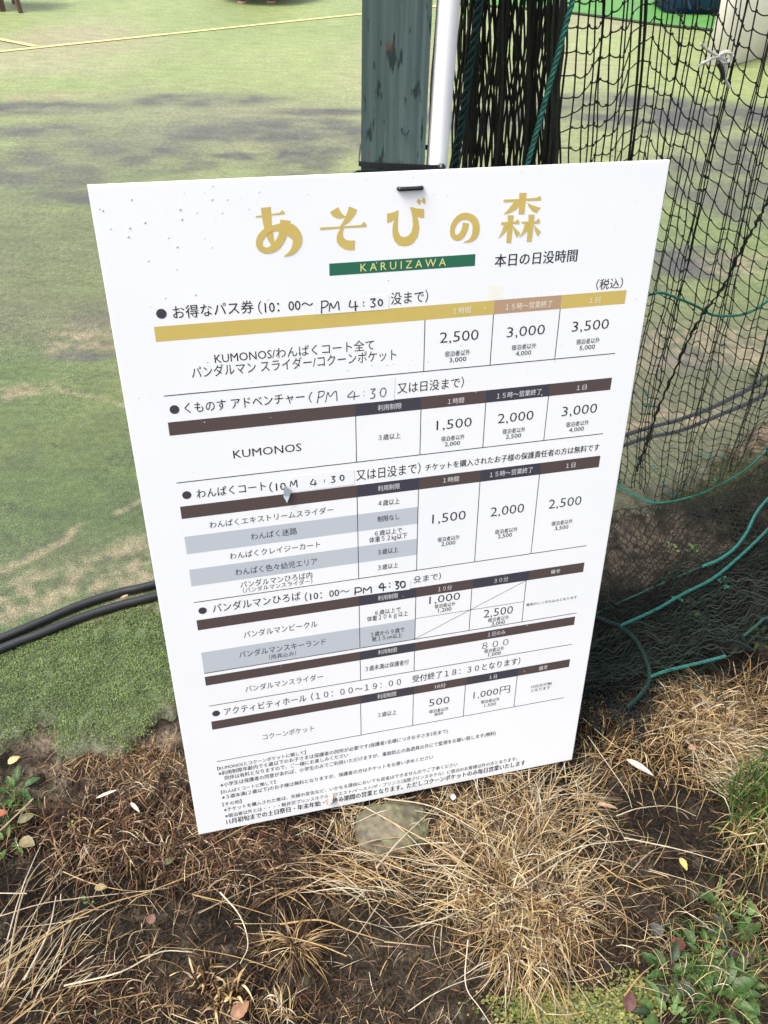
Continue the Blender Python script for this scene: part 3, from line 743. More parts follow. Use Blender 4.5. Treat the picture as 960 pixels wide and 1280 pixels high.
tag(mb.build('peeled_tape', M_foil, sign), 'curled grey end of tape peeling off the board')
# yellowed glue mark and pencil smear
poly_part('glue_mark', flat('glue', (0.79, 0.765, 0.68), .5, .4, 60, .05), [('B', [(325, 402), (337, 392), (352, 396), (368, 393), (376, 405), (370, 420), (374, 432), (350, 436), (332, 440), (322, 428), (329, 415)])], 0.0002)
T('section_heading', '日', 'Q', 676, 162, 'Q', 718, 155, 20, INKG) if False else None

# water droplets on the face
M_drop = bpy.data.materials.new('water_drop'); M_drop.use_nodes = True
p = M_drop.node_tree.nodes['Principled BSDF']; p.inputs['Roughness'].default_value = 0.06; p.inputs['Base Color'].default_value = (.74, .75, .77, 1); p.inputs['Transmission Weight'].default_value = 0.15
mb = MB()
def drop(u, v, rr):
    n, k = 10, 3; V = [(lx(u), ly(v), rr * .45)]; Fc = []
    for j in range(1, k + 1):
        a = j / k * math.pi / 2
        for i in range(n):
            b = i * 2 * math.pi / n
            V.append((lx(u) + rr * math.sin(a) * math.cos(b), ly(v) + rr * math.sin(a) * math.sin(b) * 1.15, rr * .45 * math.cos(a) + .0001))
    Fc += [(0, 1 + i, 1 + (i + 1) % n) for i in range(n)]
    for j in range(k - 1):
        Fc += [(1 + j * n + i, 1 + (j + 1) * n + i, 1 + (j + 1) * n + (i + 1) % n, 1 + j * n + (i + 1) % n) for i in range(n)]
    mb.add(V, Fc)
for q in ((265, 235), (289, 330), (291, 262), (345, 405), (395, 120), (440, 120), (425, 160), (305, 180), (300, 150), (150, 207), (195, 190), (146, 233), (70, 155), (93, 210), (155, 122), (205, 305), (350, 160), (505, 148), (60, 150)):
    drop(*bd('A', *q), random.uniform(.0009, .0016))
for k in range(55):
    u = random.uniform(10, 890); v = random.random() ** 1.8 * 330 + 8
    if 230 < u < 720 and 40 < v < 160 and random.random() < .7: continue
    drop(u, v, random.uniform(.0005, .0011))
for k in range(60): drop(random.uniform(5, 895), random.uniform(300, 1365), random.uniform(.0004, .0009))
o = mb.build('water_droplets', M_drop, sign, smooth=True); tag(o, kind='stuff')

# ================================================================== POST, PIPE, TIES
YP = 1.085                               # front face of the post
def wood_paint():
    m, t, p = new_mat('weathered_green_paint', 0.6, 0.35)
    tc = t.nodes.new('ShaderNodeTexCoord')
    g = noise(t, tc, 130, 8, (1, 1, 0.03)); n2 = noise(t, tc, 110, 7, (1, 1, 0.22)); n3 = noise(t, tc, 16, 4, (1, 1, .3)); n4 = noise(t, tc, 240, 4, (1, 1, 0.03))
    def mix(f, a, b):
        mx = t.nodes.new('ShaderNodeMix'); mx.data_type = 'RGBA'; t.links.new(f, mx.inputs[0])
        for k, s in ((6, a), (7, b)):
            if isinstance(s, tuple): mx.inputs[k].default_value = (*s, 1)
            else: t.links.new(s, mx.inputs[k])
        return mx.outputs[2]
    c = mix(maprange(t, g.outputs['Fac'], .34, .66, 0, 1), (0.040, 0.070, 0.068), (0.095, 0.135, 0.130))
    c = mix(maprange(t, n3.outputs['Fac'], .35, .7, 0, .6), c, (0.055, 0.085, 0.068))
    c = mix(maprange(t, n2.outputs['Fac'], .58, .63, 0, .9), c, (0.010, 0.022, 0.022))
    c = mix(maprange(t, n4.outputs['Fac'], .64, .70, 0, .5), c, (0.17, 0.20, 0.18))
    n5 = noise(t, tc, 60, 5, (1, 1, .4)); c = mix(maprange(t, n5.outputs['Fac'], .66, .72, 0, .6), c, (0.10, 0.052, 0.035))
    t.links.new(c, p.inputs['Base Color'])
    b = t.nodes.new('ShaderNodeBump'); b.inputs['Strength'].default_value = .5; b.inputs['Distance'].default_value = .0015
    t.links.new(g.outputs['Fac'], b.inputs['Height']); t.links.new(b.outputs[0], p.inputs['Normal'])
    return m
pl = VY(451.5, 205, YP); pr_ = VY(530.5, 205, YP)
wp = pr_[0] - pl[0]; cx = (pl[0] + pr_[0]) / 2
post = empty('wooden_post', (cx, YP, -0.3), 'square timber post in weathered dark green paint behind the sign', 'post')
import bmesh
def bevel_box(name, sx, sy, z0, z1, bev, mat, parent, loc=(0, 0, 0), segs=2):
    me = bpy.data.meshes.new(name); bm = bmesh.new()
    zs = np.linspace(z0, z1, 12); vs_ = []
    rings = [[bm.verts.new((x + random.uniform(-.0006, .0006), y, z)) for x, y in ((-sx / 2, 0), (sx / 2, 0), (sx / 2, sy), (-sx / 2, sy))] for z in zs]
    for a, b in zip(rings[:-1], rings[1:]):
        for i in range(4): bm.faces.new((a[i], a[(i + 1) % 4], b[(i + 1) % 4], b[i]))
    bm.faces.new(rings[0][::-1]); bm.faces.new(rings[-1])
    es = [e for e in bm.edges if abs(e.verts[0].co.z - e.verts[1].co.z) > .05]
    bmesh.ops.bevel(bm, geom=es, offset=bev, segments=segs, affect='EDGES', profile=.6)
    bmesh.ops.recalc_face_normals(bm, faces=bm.faces)
    bm.to_mesh(me); bm.free()
    o = link_mesh(name, me, mat, parent); o.location = loc
    return o
bevel_box('timber', wp, 0.07, 0.0, 2.9, 0.004, wood_paint(), post)
# small hook-shaped nail seen on the post
hk = VY(505, 163, YP)
mb = MB()
P = smoothline([(-.003, -.004, .004), (-.002, -.005, -.001), (.002, -.006, -.003), (.006, -.005, .002)], 5) + np.array([hk[0] - cx, 0, hk[2] + .3])
mb.tube(P, .0012, 6, (.02, .04, .04)); mb.build('bent_nail', M_net, post)

M_pvc = flat('white_plastic', (0.88, 0.88, 0.89), 0.5, .4, 12, .03)
pa = VY(561, 0, YP + .012); pb = VY(546, 205, YP + .012)
rp = (VY(575.6, 0, YP + .012)[0] - VY(546.4, 0, YP + .012)[0]) / 2
dd = (pa - pb) / (pa[2] - pb[2])
P = [pb + dd * (z - pb[2]) for z in np.linspace(-0.1, 2.8, 12)]
pipe = empty('plastic_pipe', (P[0][0], P[0][1], P[0][2]), 'slim white plastic pipe standing beside the green post', 'pipe')
mb = MB(); mb.tube(np.array(P) - P[0], rp, 24); mb.build('pipe_tube', M_pvc, pipe, smooth=True)

# black cable tie round post and pipe, above the board edge
M_tie = flat('black_nylon', (0.012, 0.013, 0.016), 0.35, .5)
def band(P, w, th, mb, nrm):
    """flat strap along P; nrm = outward direction of its face per point"""
    P = np.asarray(P, float); N = np.asarray(nrm, float); N /= np.linalg.norm(N, axis=1)[:, None]
    T_ = np.gradient(P, axis=0); T_ /= np.linalg.norm(T_, axis=1)[:, None]; Z = np.cross(T_, N)
    V = []
    for a, b in ((w / 2, 0), (w / 2, th), (-w / 2, th), (-w / 2, 0)): V.append(P + Z * a + N * b)
    V = np.stack(V, 1); K = len(P)
    mb.add(V, [(k * 4 + j, k * 4 + (j + 1) % 4, (k + 1) * 4 + (j + 1) % 4, (k + 1) * 4 + j) for k in range(K - 1) for j in range(4)] + [(0, 1, 2, 3), ((K - 1) * 4 + 3, (K - 1) * 4 + 2, (K - 1) * 4 + 1, (K - 1) * 4)])
zt1 = VY(490, 206.5, YP)[2]; zt0 = VY(455, 205, YP)[2]
ct = empty('cable_tie', (cx, YP, zt1), 'black cable tie strapped round the green post and white pipe', 'cable tie')
mb = MB(); x0 = pl[0] - cx; x1 = VY(553, 207, YP)[0] - cx
fr = [(x0 - .002, .0, .001), (x0 + .01, -.0022, .0005), (0, -.002, 0), (wp / 2 - .004, -.002, -.0005), (wp / 2 + .004, -.003, -.0005), (x1 - .004, -.0035, .0), (x1, -.002, .0005)]
band(fr, .0062, .0014, mb, [(-.5, -1, 0)] + [(0, -1, 0)] * 6)
band([(x0 - .002, .0, .001), (x0 - .003, .03, 0), (x0 - .003, .072, .0)], .0062, .0014, mb, [(-1, 0, 0)] * 3)
band([(x1, 0, 0), (x1 + .004, .02, 0), (wp / 2 + .01, .074, 0)], .0062, .0014, mb, [(1, 0, 0)] * 3)
band([(x0 - .003, .072, 0), (0, .0735, 0), (wp / 2 + .01, .074, 0)], .0062, .0014, mb, [(0, 1, 0)] * 3)
mb.build('strap', M_tie, ct)
me = bpy.data.meshes.new('lock_head'); bm = bmesh.new(); bmesh.ops.create_cube(bm, size=1, matrix=Matrix.Translation((x1 - .001, -.004, 0)) @ Matrix.Diagonal((.0095, .006, .0085, 1)))
bmesh.ops.bevel(bm, geom=bm.edges[:], offset=.0018, segments=3, affect='EDGES'); bm.to_mesh(me); bm.free(); link_mesh('lock_head', me, M_tie, ct, True)
# second tie holds the board: a loop through two holes near its top edge, passing behind the post
ct2 = empty('cable_tie', (cx, YP, zt1 - .012), 'black cable tie looped through two holes below the board top', 'cable tie')
ct2['worldparts'] = 1
h1 = board_world(448, 24); h2 = board_world(484, 24)
nz = ax_z
mb = MB()
P = smoothline([h1 - nz * .01, h1 + nz * .0005, h1 + nz * .0030 + ax_x * .003, (h1 + h2) / 2 + nz * .0034, h2 + nz * .0030 - ax_x * .003, h2 + nz * .0005, h2 - nz * .01], 5)
mb.tube(P, .0027, 8); mb.build('front_loop', M_tie, ct2, True)
mb = MB()
zb = zt1 - .0085
Ps = np.array([(x0 - .013 + cx, YP - .012, zb - .001), (x0 - .004 + cx, YP - .0045, zb + .001), (cx, YP - .0035, zb + .0035), (cx + wp / 2, YP - .005, zb + .004), (cx + x1 - .004, YP - .004, zb + .0055)])
band(Ps, .004, .0013, mb, [(0, -1, 0)] * 5)
band([(x0 - .013 + cx, YP - .012, zb - .001), (x0 - .009 + cx, YP + .004, zb - .008), (x0 - .006 + cx, YP + .012, zb - .016)], .004, .0013, mb, [(-1, 0, 0)] * 3)
mb.build('rear_strap', M_tie, ct2)

# ================================================================== HOSES
M_hose = flat('black_rubber', (0.014, 0.016, 0.018), 0.42, .5, 60, .3)
def hose(pts, r, label):
    P = smoothline([G(u, v, r * .9) + np.array([0, 0, 0.002]) for u, v in pts], 10)
    P[:, 2] -= .0135 * np.clip((P[:, 0] - .3) / .4, 0, 1)          # sinks into the ground to the right
    o = empty('hose', P[0], label, 'hose'); o['worldparts'] = 1
    mb = MB(); mb.tube(P, r, 14); mb.build('hose_tube', M_hose, o, True)
    return o
hose([(-500, 980), (-200, 880), (0, 799), (50, 778), (100, 757), (150, 741), (200, 729), (400, 672), (600, 607), (783, 541), (850, 522), (905, 500), (960, 468), (1050, 400)], .0095, 'upper black hose crossing the turf behind the sign')
hose([(-500, 1000), (-200, 895), (0, 812), (50, 793), (100, 773), (150, 757), (200, 744), (400, 688), (600, 625), (783, 553), (850, 536), (905, 514), (960, 488), (1050, 425)], .0095, 'lower black hose crossing the turf behind the sign')

# ================================================================== NETS
def loft(cols, nu, nv, warp=None):
    """cols: control columns of world points; returns grid (nu, nv, 3)"""
    C = np.array([smoothline(c, 12) for c in cols])            # same count each
    C = np.array([[np.interp(np.linspace(0, 1, nv), np.linspace(0, 1, C.shape[1]), c[:, k]) for k in range(3)] for c in C]).transpose(0, 2, 1)
    out = np.array([smoothline(C[:, j], 16) for j in range(nv)])   # nv, m, 3
    m_ = out.shape[1]; s = np.linspace(0, 1, nu)
    return np.array([[np.interp(s, np.linspace(0, 1, m_), out[j, :, k]) for k in range(3)] for j in range(nv)]).transpose(2, 0, 1)

class Surf:
    def __init__(s, cols, hu=90, hv=90):
        s.g = loft(cols, hu, hv); s.hu, s.hv = hu, hv
    def at(s, u, v):
        u = np.clip(u, 0, 1) * (s.hu - 1); v = np.clip(v, 0, 1) * (s.hv - 1)
        i = np.minimum(np.floor(u).astype(int), s.hu - 2); j = np.minimum(np.floor(v).astype(int), s.hv - 2)
        fu = (u - i)[:, None]; fv = (v - j)[:, None]
        return (s.g[i, j] * (1 - fu) + s.g[i + 1, j] * fu) * (1 - fv) + (s.g[i, j + 1] * (1 - fu) + s.g[i + 1, j + 1] * fu) * fv

NETC = np.array([0.022, 0.024, 0.017])
def yv(u, v, y): return VY(u, v, y)
# --- hanging net to the right of the board
cols = [
    [yv(722, -420, 1.30), yv(712, -60, 1.32), yv(697, 210, 1.42), yv(690, 400, 1.58), yv(688, 520, 1.72), G(690, 615, .02)],
    [yv(815, -420, 1.36), yv(806, -60, 1.38), yv(785, 197, 1.48), yv(760, 370, 1.62), yv(745, 500, 1.75), G(742, 598, .02)],
    [yv(925, -420, 1.42), yv(897, -60, 1.44), yv(850, 197, 1.54), yv(815, 370, 1.66), yv(787, 500, 1.78), G(775, 606, .02)],
    [yv(1010, -420, 1.48), yv(975, -60, 1.50), yv(915, 215, 1.58), yv(880, 380, 1.70), yv(850, 510, 1.80), G(832, 624, .02)],
    [yv(1100, -420, 1.54), yv(1060, -60, 1.56), yv(985, 230, 1.64), yv(947, 400, 1.74), yv(918, 520, 1.84), G(890, 608, .03)],
    [yv(1230, -420, 1.62), yv(1180, -60, 1.64), yv(1080, 230, 1.72), yv(1020, 390, 1.82), yv(985, 500, 1.92), G(960, 562, .04)],
    [yv(1400, -420, 1.75), yv(1350, -60, 1.76), yv(1260, 230, 1.84), yv(1190, 370, 1.94), yv(1150, 460, 2.02), G(1120, 500, .04)],
]
S1 = Surf(cols)
net = empty('hanging_net', G(860, 620), 'dark knotted mesh net hanging loose to the right of the sign', 'net')
net['worldparts'] = 1
nS, nR = 58, 50
us = np.linspace(0, 1, nS)
us = us + 0.016 * np.sin(us * 38) + 0.004 * rng.standard_normal(nS)       # folds bring strands together
us = np.sort(np.clip(us, 0, 1))
def fold(u, v):
    """small depth ripple and sag of the mesh"""
    return 0.03 * np.sin(u * 34 + 1.2) * (1 - v * .6) + 0.012 * np.sin(u * 83 + v * 5)
def shift(u):
    """how far a mesh row sags along the width, in v units"""
    return np.interp(u, [0, .06, .17, .2, .33, .45, .6, .75, 1], [.050, .040, .004, 0, .028, .060, .085, .10, .14])
def npt(u, v):
    u = np.atleast_1d(u).astype(float); v = np.atleast_1d(v).astype(float)
    P = S1.at(u, v); P[:, 1] += fold(u, v); P[:, 2] = np.maximum(P[:, 2], .012)
    return P
mb = MB()
vv = np.linspace(0, 1, 130)
for i, u in enumerate(us):
    P = npt(u + 0.0035 * np.sin(vv * 60 + i) * vv + .002 * np.sin(vv * 23 + i * 2.1), vv)
    mb.tube(P, .00100 * (1.0 + .25 * random.random()), 4, NETC * random.uniform(.7, 1.5), False)
for j in range(-8, nR + 1):
    v0 = j / nR
    uu = np.linspace(0, 1, 260)
    # rows hang between strands: little scallops at every strand
    idx = np.interp(uu, us, np.arange(nS)); sc = 0.0022 * np.abs(np.sin(idx * math.pi)) * (1 - .4 * v0)
    v = v0 + shift(uu) + sc + .004 * np.sin(idx * .9 + j) + .0015 * np.sin(idx * 2.3 + j * 1.7)
    ok = (v >= 0) & (v <= 1)
    if ok.sum() < 8: continue
    a = np.argmax(ok); b = len(ok) - np.argmax(ok[::-1])
    mb.tube(npt(uu[a:b], v[a:b]), .00105, 4, NETC * random.uniform(.8, 1.5), False)
    # knots
    for i, u in enumerate(us):
        vk = v0 + float(shift(u)) + .004 * math.sin(i * .9 + j) + .0015 * math.sin(i * 2.3 + j * 1.7)
        if 0 < vk < 1:
            q = npt(u, vk)[0]; mb.tube([q - [.0012, 0, .0018], q, q + [.0012, 0, .0018]], [.0012, .0024, .0012], 4, NETC, False)
o = mb.build('netting', M_net, net); tag(o, kind='stuff')
# rope threaded across the net
def on_net(u, v, off=-.006):
    """point of the net surface seen at photograph point"""
    d = ray(u, v); best = None
    g = S1.g.reshape(-1, 3) - CPOS
    k = (g @ d) / (d @ d); e = np.linalg.norm(g - k[:, None] * d, axis=1); i = np.argsort(e)[:6]
    w = 1 / (e[i] + 1e-4); kk = (k[i] * w).sum() / w.sum()
    return CPOS + d * (kk + off)
TEAL = (0.022, 0.135, 0.10); TEALD = (0.012, 0.075, 0.055)
mb = MB()
rope_mb(mb, smoothline([on_net(*q) for q in ((690, 395), (740, 385), (780, 375), (810, 369), (827, 366), (852, 375), (871, 383), (892, 394), (923, 394), (944, 387), (960, 376), (1000, 350))], 8), .0030, TEAL)
mb.build('cross_rope', M_rope, net)
mb = MB()
seam = [(1010, 165), (960, 250), (944, 281), (925, 314), (904, 358), (881, 389), (862, 421), (841, 468), (822, 512), (808, 552), (795, 590)]
P = smoothline([on_net(*q, -.004) for q in seam], 10)
P += 0.0022 * np.sin(np.arange(len(P)) * 1.9)[:, None] * np.array([1, 0, 0])
mb.tube(P, .0026 + .0016 * np.sin(np.arange(len(P)) * .8), 5, NETC * .8); mb.tube(P + [.003, .002, 0], .0016, 4, NETC)
mb.build('seam_cord', M_net, net)
# vertical border cord left of the open mesh
mb = MB()
for du in (0, 5):
    P = smoothline([on_net(*q, -.003) for q in ((803 + du * .3, -60), (802 + du, 0), (796 + du, 100), (786 + du * .6, 197), (770, 330))], 8); mb.tube(P, .0021, 5, NETC)
mb.build('border_cord', M_net, net)
mb = MB()
rope_mb(mb, smoothline([G(u, v, .022) for u, v in ((700, 590), (735, 592), (780, 612), (800, 622), (823, 629), (868, 620), (905, 604), (935, 585), (960, 562), (1010, 520))], 8), .0032, TEAL)
mb.build('hem_rope', M_rope, net)
def tangle(mb, c, r, n, rr, col, seed):
    g = np.random.default_rng(seed)
    for k in range(n):
        P = c + r * np.cumsum(g.standard_normal((5, 3)) * .55, axis=0) * [1, 1, .6]
        P[:, 2] = np.maximum(P[:, 2], c[2] * .3 + .004)
        mb.tube(smoothline(P, 4), rr, 4, np.array(col) * g.uniform(.6, 1.3))
mb = MB()
for k, (u, v) in enumerate(((828, 603), (856, 603), (834, 587), (800, 578), (818, 583), (902, 570), (886, 569), (872, 568), (842, 616), (895, 601), (812, 505), (806, 493), (775, 604), (960, 560), (816, 627))):
    tangle(mb, G(u, v, .02 if v > 540 else .0) if v > 540 else on_net(u, v), .006, 5, .0011, TEAL, k)
tag(mb.build('lacing_knots', M_rope, net), kind='stuff')

# --- gathered net by the post
net2 = empty('gathered_net', G(640, 640), 'dark net gathered in a dense vertical bundle beside the white pipe', 'net')
net2['worldparts'] = 1
mb = MB()
ZT, ZB = 2.7, 0.03
def vx(u, v, y): return VY(u, v, y)
def strand_line(utop, ubot, y, wob, ph, amp):
    """a nearly vertical strand through photograph columns utop (v=0) and ubot (v=205)"""
    a = VY(utop, 0, y); b = VY(ubot, 205, y); d = (a - b) / (a[2] - b[2])
    z = np.linspace(ZT, ZB, 190)
    P = b[None, :] + d[None, :] * np.maximum(z - b[2], -.25)[:, None]; P[:, 2] = z
    P[:, 0] += amp * np.abs(((z * 11 + ph) % 2) - 1) * 2 - amp + wob * np.sin(z * 9 + ph * 3) + .35 * wob * np.sin(z * 31 + ph * 7)
    P[:, 1] += .5 * wob * np.cos(z * 13 + ph * 5)
    return P
for i in range(62):
    f = i / 61 + random.uniform(-.008, .008)
    # thinner in the middle, packed towards both edges
    ut = 572 + 133 * f; ub = 562 + 137 * f
    y = 1.2 + .07 * random.random() + .06 * f
    amp = .0052 * (0.5 + random.random() * .8)
    mb.tube(strand_line(ut, ub, y, .0022, (i % 2) + random.uniform(-.12, .12), amp), .0013 * random.uniform(.8, 1.5), 4, NETC * random.uniform(.6, 1.5), False)
for c_, n_, w_ in ((586, 14, 7), (690, 20, 10), (662, 8, 7), (623, 6, 6), (541, 5, 2)):
    for i in range(n_):
        du = random.uniform(-w_, w_)
        mb.tube(strand_line(c_ + 8 + du, c_ - 2 + du, 1.19 + random.uniform(0, .05), .0016, random.uniform(0, 2), .0015), .0014 * random.uniform(.8, 1.5), 4, NETC * random.uniform(.6, 1.3), False)
o = mb.build('netting', M_net, net2); tag(o, kind='stuff')
def vrope(ut, ub, y, r, col, name):
    a = VY(ut, 0, y); b = VY(ub, 205, y); d = (a - b) / (a[2] - b[2])
    z = np.linspace(2.6, .05, 30)
    P = b[None, :] + d[None, :] * np.maximum(z - b[2], -.1)[:, None]; P[:, 2] = z
    P[:, 0] += .003 * np.sin(z * 6)
    mb = MB(); rope_mb(mb, P, r, col, r * 6.5); return mb.build(name, M_rope, net2)
vrope(713, 659, 1.17, .0036, (0.022, 0.12, 0.09), 'rope')
vrope(597, 569, 1.18, .0052, (0.006, 0.030, 0.027), 'rope')

# --- white string tied in a knot on the net
st = empty('string_knot', on_net(905, 75), 'white string tied in a knot on the hanging net', 'string'); st['worldparts'] = 1
mb = MB(); WH = (.66, .64, .58)
for q in ([(876, 54), (884, 62), (897, 70), (905, 74)], [(873, 82), (882, 77), (893, 72), (904, 70)], [(905, 72), (908, 85), (906, 97), (912, 109)], [(900, 68), (906, 66), (914, 67), (912, 76), (902, 78), (899, 70), (908, 64), (916, 70)], [(908, 72), (905, 86), (901, 92)]):
    mb.tube(smoothline([on_net(*k, -.012) for k in q], 6), .0023, 6, WH)
mb.build('string', M_rope, st, True)
mb = MB()
mb.tube(smoothline([on_net(*k, -.02) for k in ((897, 78), (902, 86), (904, 98))], 6), .004, 6, (.05, .05, .045)); mb.build('dark_wrap', M_rope, st, True)

# --- heap of net on the ground
heap = empty('net_heap', G(850, 800), 'heap of slack green black netting and teal ropes on the soil', 'net'); heap['worldparts'] = 1
def hb(u, v, z): return G(u, v, z)
cols = [
    [hb(715, 650, .02), hb(720, 720, .02), hb(722, 790, .05), hb(722, 850, .035), hb(715, 895, .012)],
    [hb(770, 640, .02), hb(785, 715, .02), hb(790, 770, .045), hb(800, 830, .05), hb(800, 880, .012)],
    [hb(840, 632, .02), hb(850, 690, .02), hb(865, 740, .06), hb(880, 800, .07), hb(880, 865, .015)],
    [hb(905, 618, .03), hb(925, 660, .05), hb(945, 705, .10), hb(960, 770, .09), hb(965, 840, .015)],
    [hb(965, 575, .04), hb(1010, 620, .07), hb(1040, 670, .12), hb(1060, 740, .10), hb(1080, 820, .02)],
    [hb(1100, 520, .04), hb(1160, 570, .07), hb(1180, 620, .12), hb(1200, 700, .10), hb(1230, 780, .02)],
]
S2 = Surf(cols)
def hp(u, v, dz=0.0):
    P = S2.at(np.asarray(u, float), np.asarray(v, float)); P = P.copy()
    P[:, 2] += dz + .012 * (fbm(P[:, 0] * 16, P[:, 1] * 16, 61, 3) - .5) * 2
    P[:, 2] = np.maximum(P[:, 2], soil_h(P[:, 0], P[:, 1]) + .004)
    return P
GC = np.array([0.009, 0.013, 0.010])
mb = MB()
# open mesh over bare soil
for i in range(28):
    v0 = -.02 + .52 * i / 27
    u = np.linspace(0, 1, 200); v = v0 + .05 * (fbm(u * 9, u * 0 + i * .12, 71, 3) - .5) * 2 + .012 * np.sin(u * 150 + i * math.pi)
    mb.tube(hp(u, np.clip(v, 0, 1), .004), .00125, 3, GC * random.uniform(.6, 1.4), False)
for i in range(62):
    u0 = i / 61; v = np.linspace(0, .5, 70); u = u0 + .03 * (fbm(v * 7, v * 0 + i * .1, 73, 3) - .5) * 2 + .0045 * np.sin(v * 150 + i * math.pi)
    mb.tube(hp(np.clip(u, 0, 1), v, .005), .00125, 3, GC * random.uniform(.6, 1.4), False)
# dense slack layers: strands run from lower left to upper right, meeting their neighbours
for lay in range(3):
    n_ = 50
    for i in range(n_ - 14):
        v0 = .36 + .66 * i / n_ + random.uniform(-.006, .006)
        u = np.linspace(0, 1, 190)
        slope = (.10 - .05 * lay)
        v = v0 + slope * (.5 - u) + (.06 + .03 * lay) * (fbm(u * (6 + lay * 2), u * 0 + i * .06 + lay * 9, 81 + lay, 4) - .5) * 2 + .006 * np.sin(u * 130 + i * math.pi + lay)
        ok = (v > .33 - .1 * (u > .5)) & (v < 1)
        if ok.sum() < 20: continue
        idx = np.where(ok)[0]; cut = np.split(idx, np.where(np.diff(idx) > 1)[0] + 1)
        col = np.array([0.004, 0.005, 0.0045]) if lay < 1 else np.array([0.010, 0.015, 0.011])  # bottom layer blacker: shade deep in the heap put into the colour
        for c_ in cut:
            if len(c_) > 6: mb.tube(hp(u[c_], v[c_], .004 + lay * .006), .00095 * random.uniform(.8, 1.4), 3, col * random.choice([.3, .6, 1, 1, 2.2]), False)
# curly lobe at the lower left
for i in range(260):
    a0 = random.uniform(0, 6.28); c_ = G(random.uniform(705, 800), random.uniform(800, 890), .02)
    k = 10; an = a0 + np.cumsum(np.full(k, random.uniform(-.35, .35))); st_ = random.uniform(.006, .012)
    P = c_ + np.stack([np.cumsum(np.cos(an) * st_), np.cumsum(np.sin(an) * st_), .012 * np.sin(np.linspace(0, 3.1, k)) * random.random()], 1)
    P[:, 2] = np.maximum(P[:, 2], soil_h(P[:, 0], P[:, 1]) + .004)
    mb.tube(P, .0011, 3, np.array([.005, .008, .008]) * random.uniform(.6, 1.6), False)
for i in range(240):
    c_ = hp([random.random() * .9], [random.uniform(.4, .97)], .012)[0]; an = random.gauss(.7, .5) + np.cumsum(np.full(9, random.uniform(-.2, .2)))
    P = c_ + np.stack([np.cumsum(np.cos(an) * .011), np.cumsum(np.sin(an) * .011), .014 * np.sin(np.linspace(0, 3.1, 9)) * random.random()], 1)
    mb.tube(P, .0010, 3, np.array([.006, .014, .011]) * random.uniform(.5, 1.8), False)
o = mb.build('netting', M_net, heap); tag(o, kind='stuff')
def hrope(pts, r, col, name='rope', dz=.03):
    P = []
    for u, v in pts:
        q = G(u, v, .05)
        for it in range(3):
            g = S2.g.reshape(-1, 3); i = np.argmin(np.hypot(g[:, 0] - q[0], g[:, 1] - q[1])); q = G(u, v, max(.01, g[i, 2]) + dz)
        P.append(q)
    mb = MB(); rope_mb(mb, smoothline(P, 8), r, col); return mb.build(name, M_rope, heap)
hrope([(700, 790), (745, 767), (782, 750), (820, 733), (845, 722), (884, 706)], .0024, (.03, .085, .065), dz=.012)
hrope([(878, 708), (900, 699), (920, 684), (934, 665), (942, 648), (950, 635), (965, 618), (990, 590)], .0038, (.025, .15, .125))
hrope([(776, 782), (820, 762), (855, 742), (890, 724), (920, 700), (950, 672), (980, 640)], .0036, (.022, .125, .105))
hrope([(813, 846), (835, 838), (860, 832), (885, 826), (907, 820)], .0036, (.022, .12, .10), dz=.025)
hrope([(738, 768), (757, 776), (777, 784), (795, 800), (806, 820), (812, 842), (808, 858), (798, 872), (785, 884)], .0046, (.006, .026, .021), 'border_rope', .025)
hrope([(1000, 770), (960, 772), (948, 780), (930, 795)], .0028, (.014, .06, .05))
mb = MB()
for k, (u, v) in enumerate(((904, 721), (907, 732), (897, 724), (850, 748))): tangle(mb, G(u, v, .09), .006, 4, .0014, TEAL, 40 + k)
tag(mb.build('lacing_knots', M_rope, heap), kind='stuff')

# ================================================================== FAR OBJECTS
M_wood = flat('bench_wood', (0.10, 0.065, 0.045), 0.6, .3, 25, .3)
def leg_mb(a, b, w):
    mb = MB(); mb.tube([a, b], [w * .8, w], 4); return mb
f1 = G(26, 16); f2 = G(3, 14)
bench = empty('wooden_bench', (f1[0], f1[1], 0), 'brown wooden bench with splayed legs at the far left of the court', 'bench'); bench['worldparts'] = 1
for a, b in ((f1, (-.07, .06)), (f2 + [-.02, .35, 0], (.03, -.05)), (f1 + [-1.15, -.05, 0], (.07, .06)), (f2 + [-.85, .35, 0], (.05, -.05))):
    leg_mb((a[0], a[1], 0), (a[0] + b[0], a[1] + b[1], .42), .028).build('leg', M_wood, bench)
mb = MB()
for k in range(4): mb.box(f1[0] - 1.3, f1[0] + .05, f1[1] - .02 + k * .1, f1[1] + .07 + k * .1, .42, .45)
for k in range(4):
    q = MB(); q.box(f1[0] - 1.3, f1[0] + .05, f1[1] - .02 + k * .1, f1[1] + .07 + k * .1, .42, .45); q.build('seat_slat', M_wood, bench)
# its second, heavier leg in view
leg_mb((f2[0], f2[1], 0), (f2[0] - .02, f2[1] + .02, .42), .04).build('leg', M_wood, bench)
g1 = G(303, 4); g2 = G(339, 3.5)
tb = empty('low_table', ((g1[0] + g2[0]) / 2, g1[1] + .3, 0), 'low dark wooden table with small pale feet on the far court', 'table'); tb['worldparts'] = 1
cxx = (g1[0] + g2[0]) / 2
for q in (g1, g2, g1 + [0, .6, 0], g2 + [0, .6, 0]):
    mb = MB(); mb.tube([(q[0], q[1], 0.003), (q[0], q[1], .02)], [.045, .04], 10, (.30, .20, .16)); mb.tube([(q[0], q[1], .02), (q[0], q[1], .2)], .03, 8, (.08, .05, .04)); mb.build('leg', M_rope, tb)
mb = MB(); mb.tube([(cxx, g1[1] + .3, .20), (cxx, g1[1] + .3, .24)], .46, 32); mb.build('tabletop', M_wood, tb)
mb = MB(); mb.box(cxx - .2, cxx + .2, g1[1] + .02, g1[1] + .58, .10, .198); mb.build('apron', M_wood, tb)

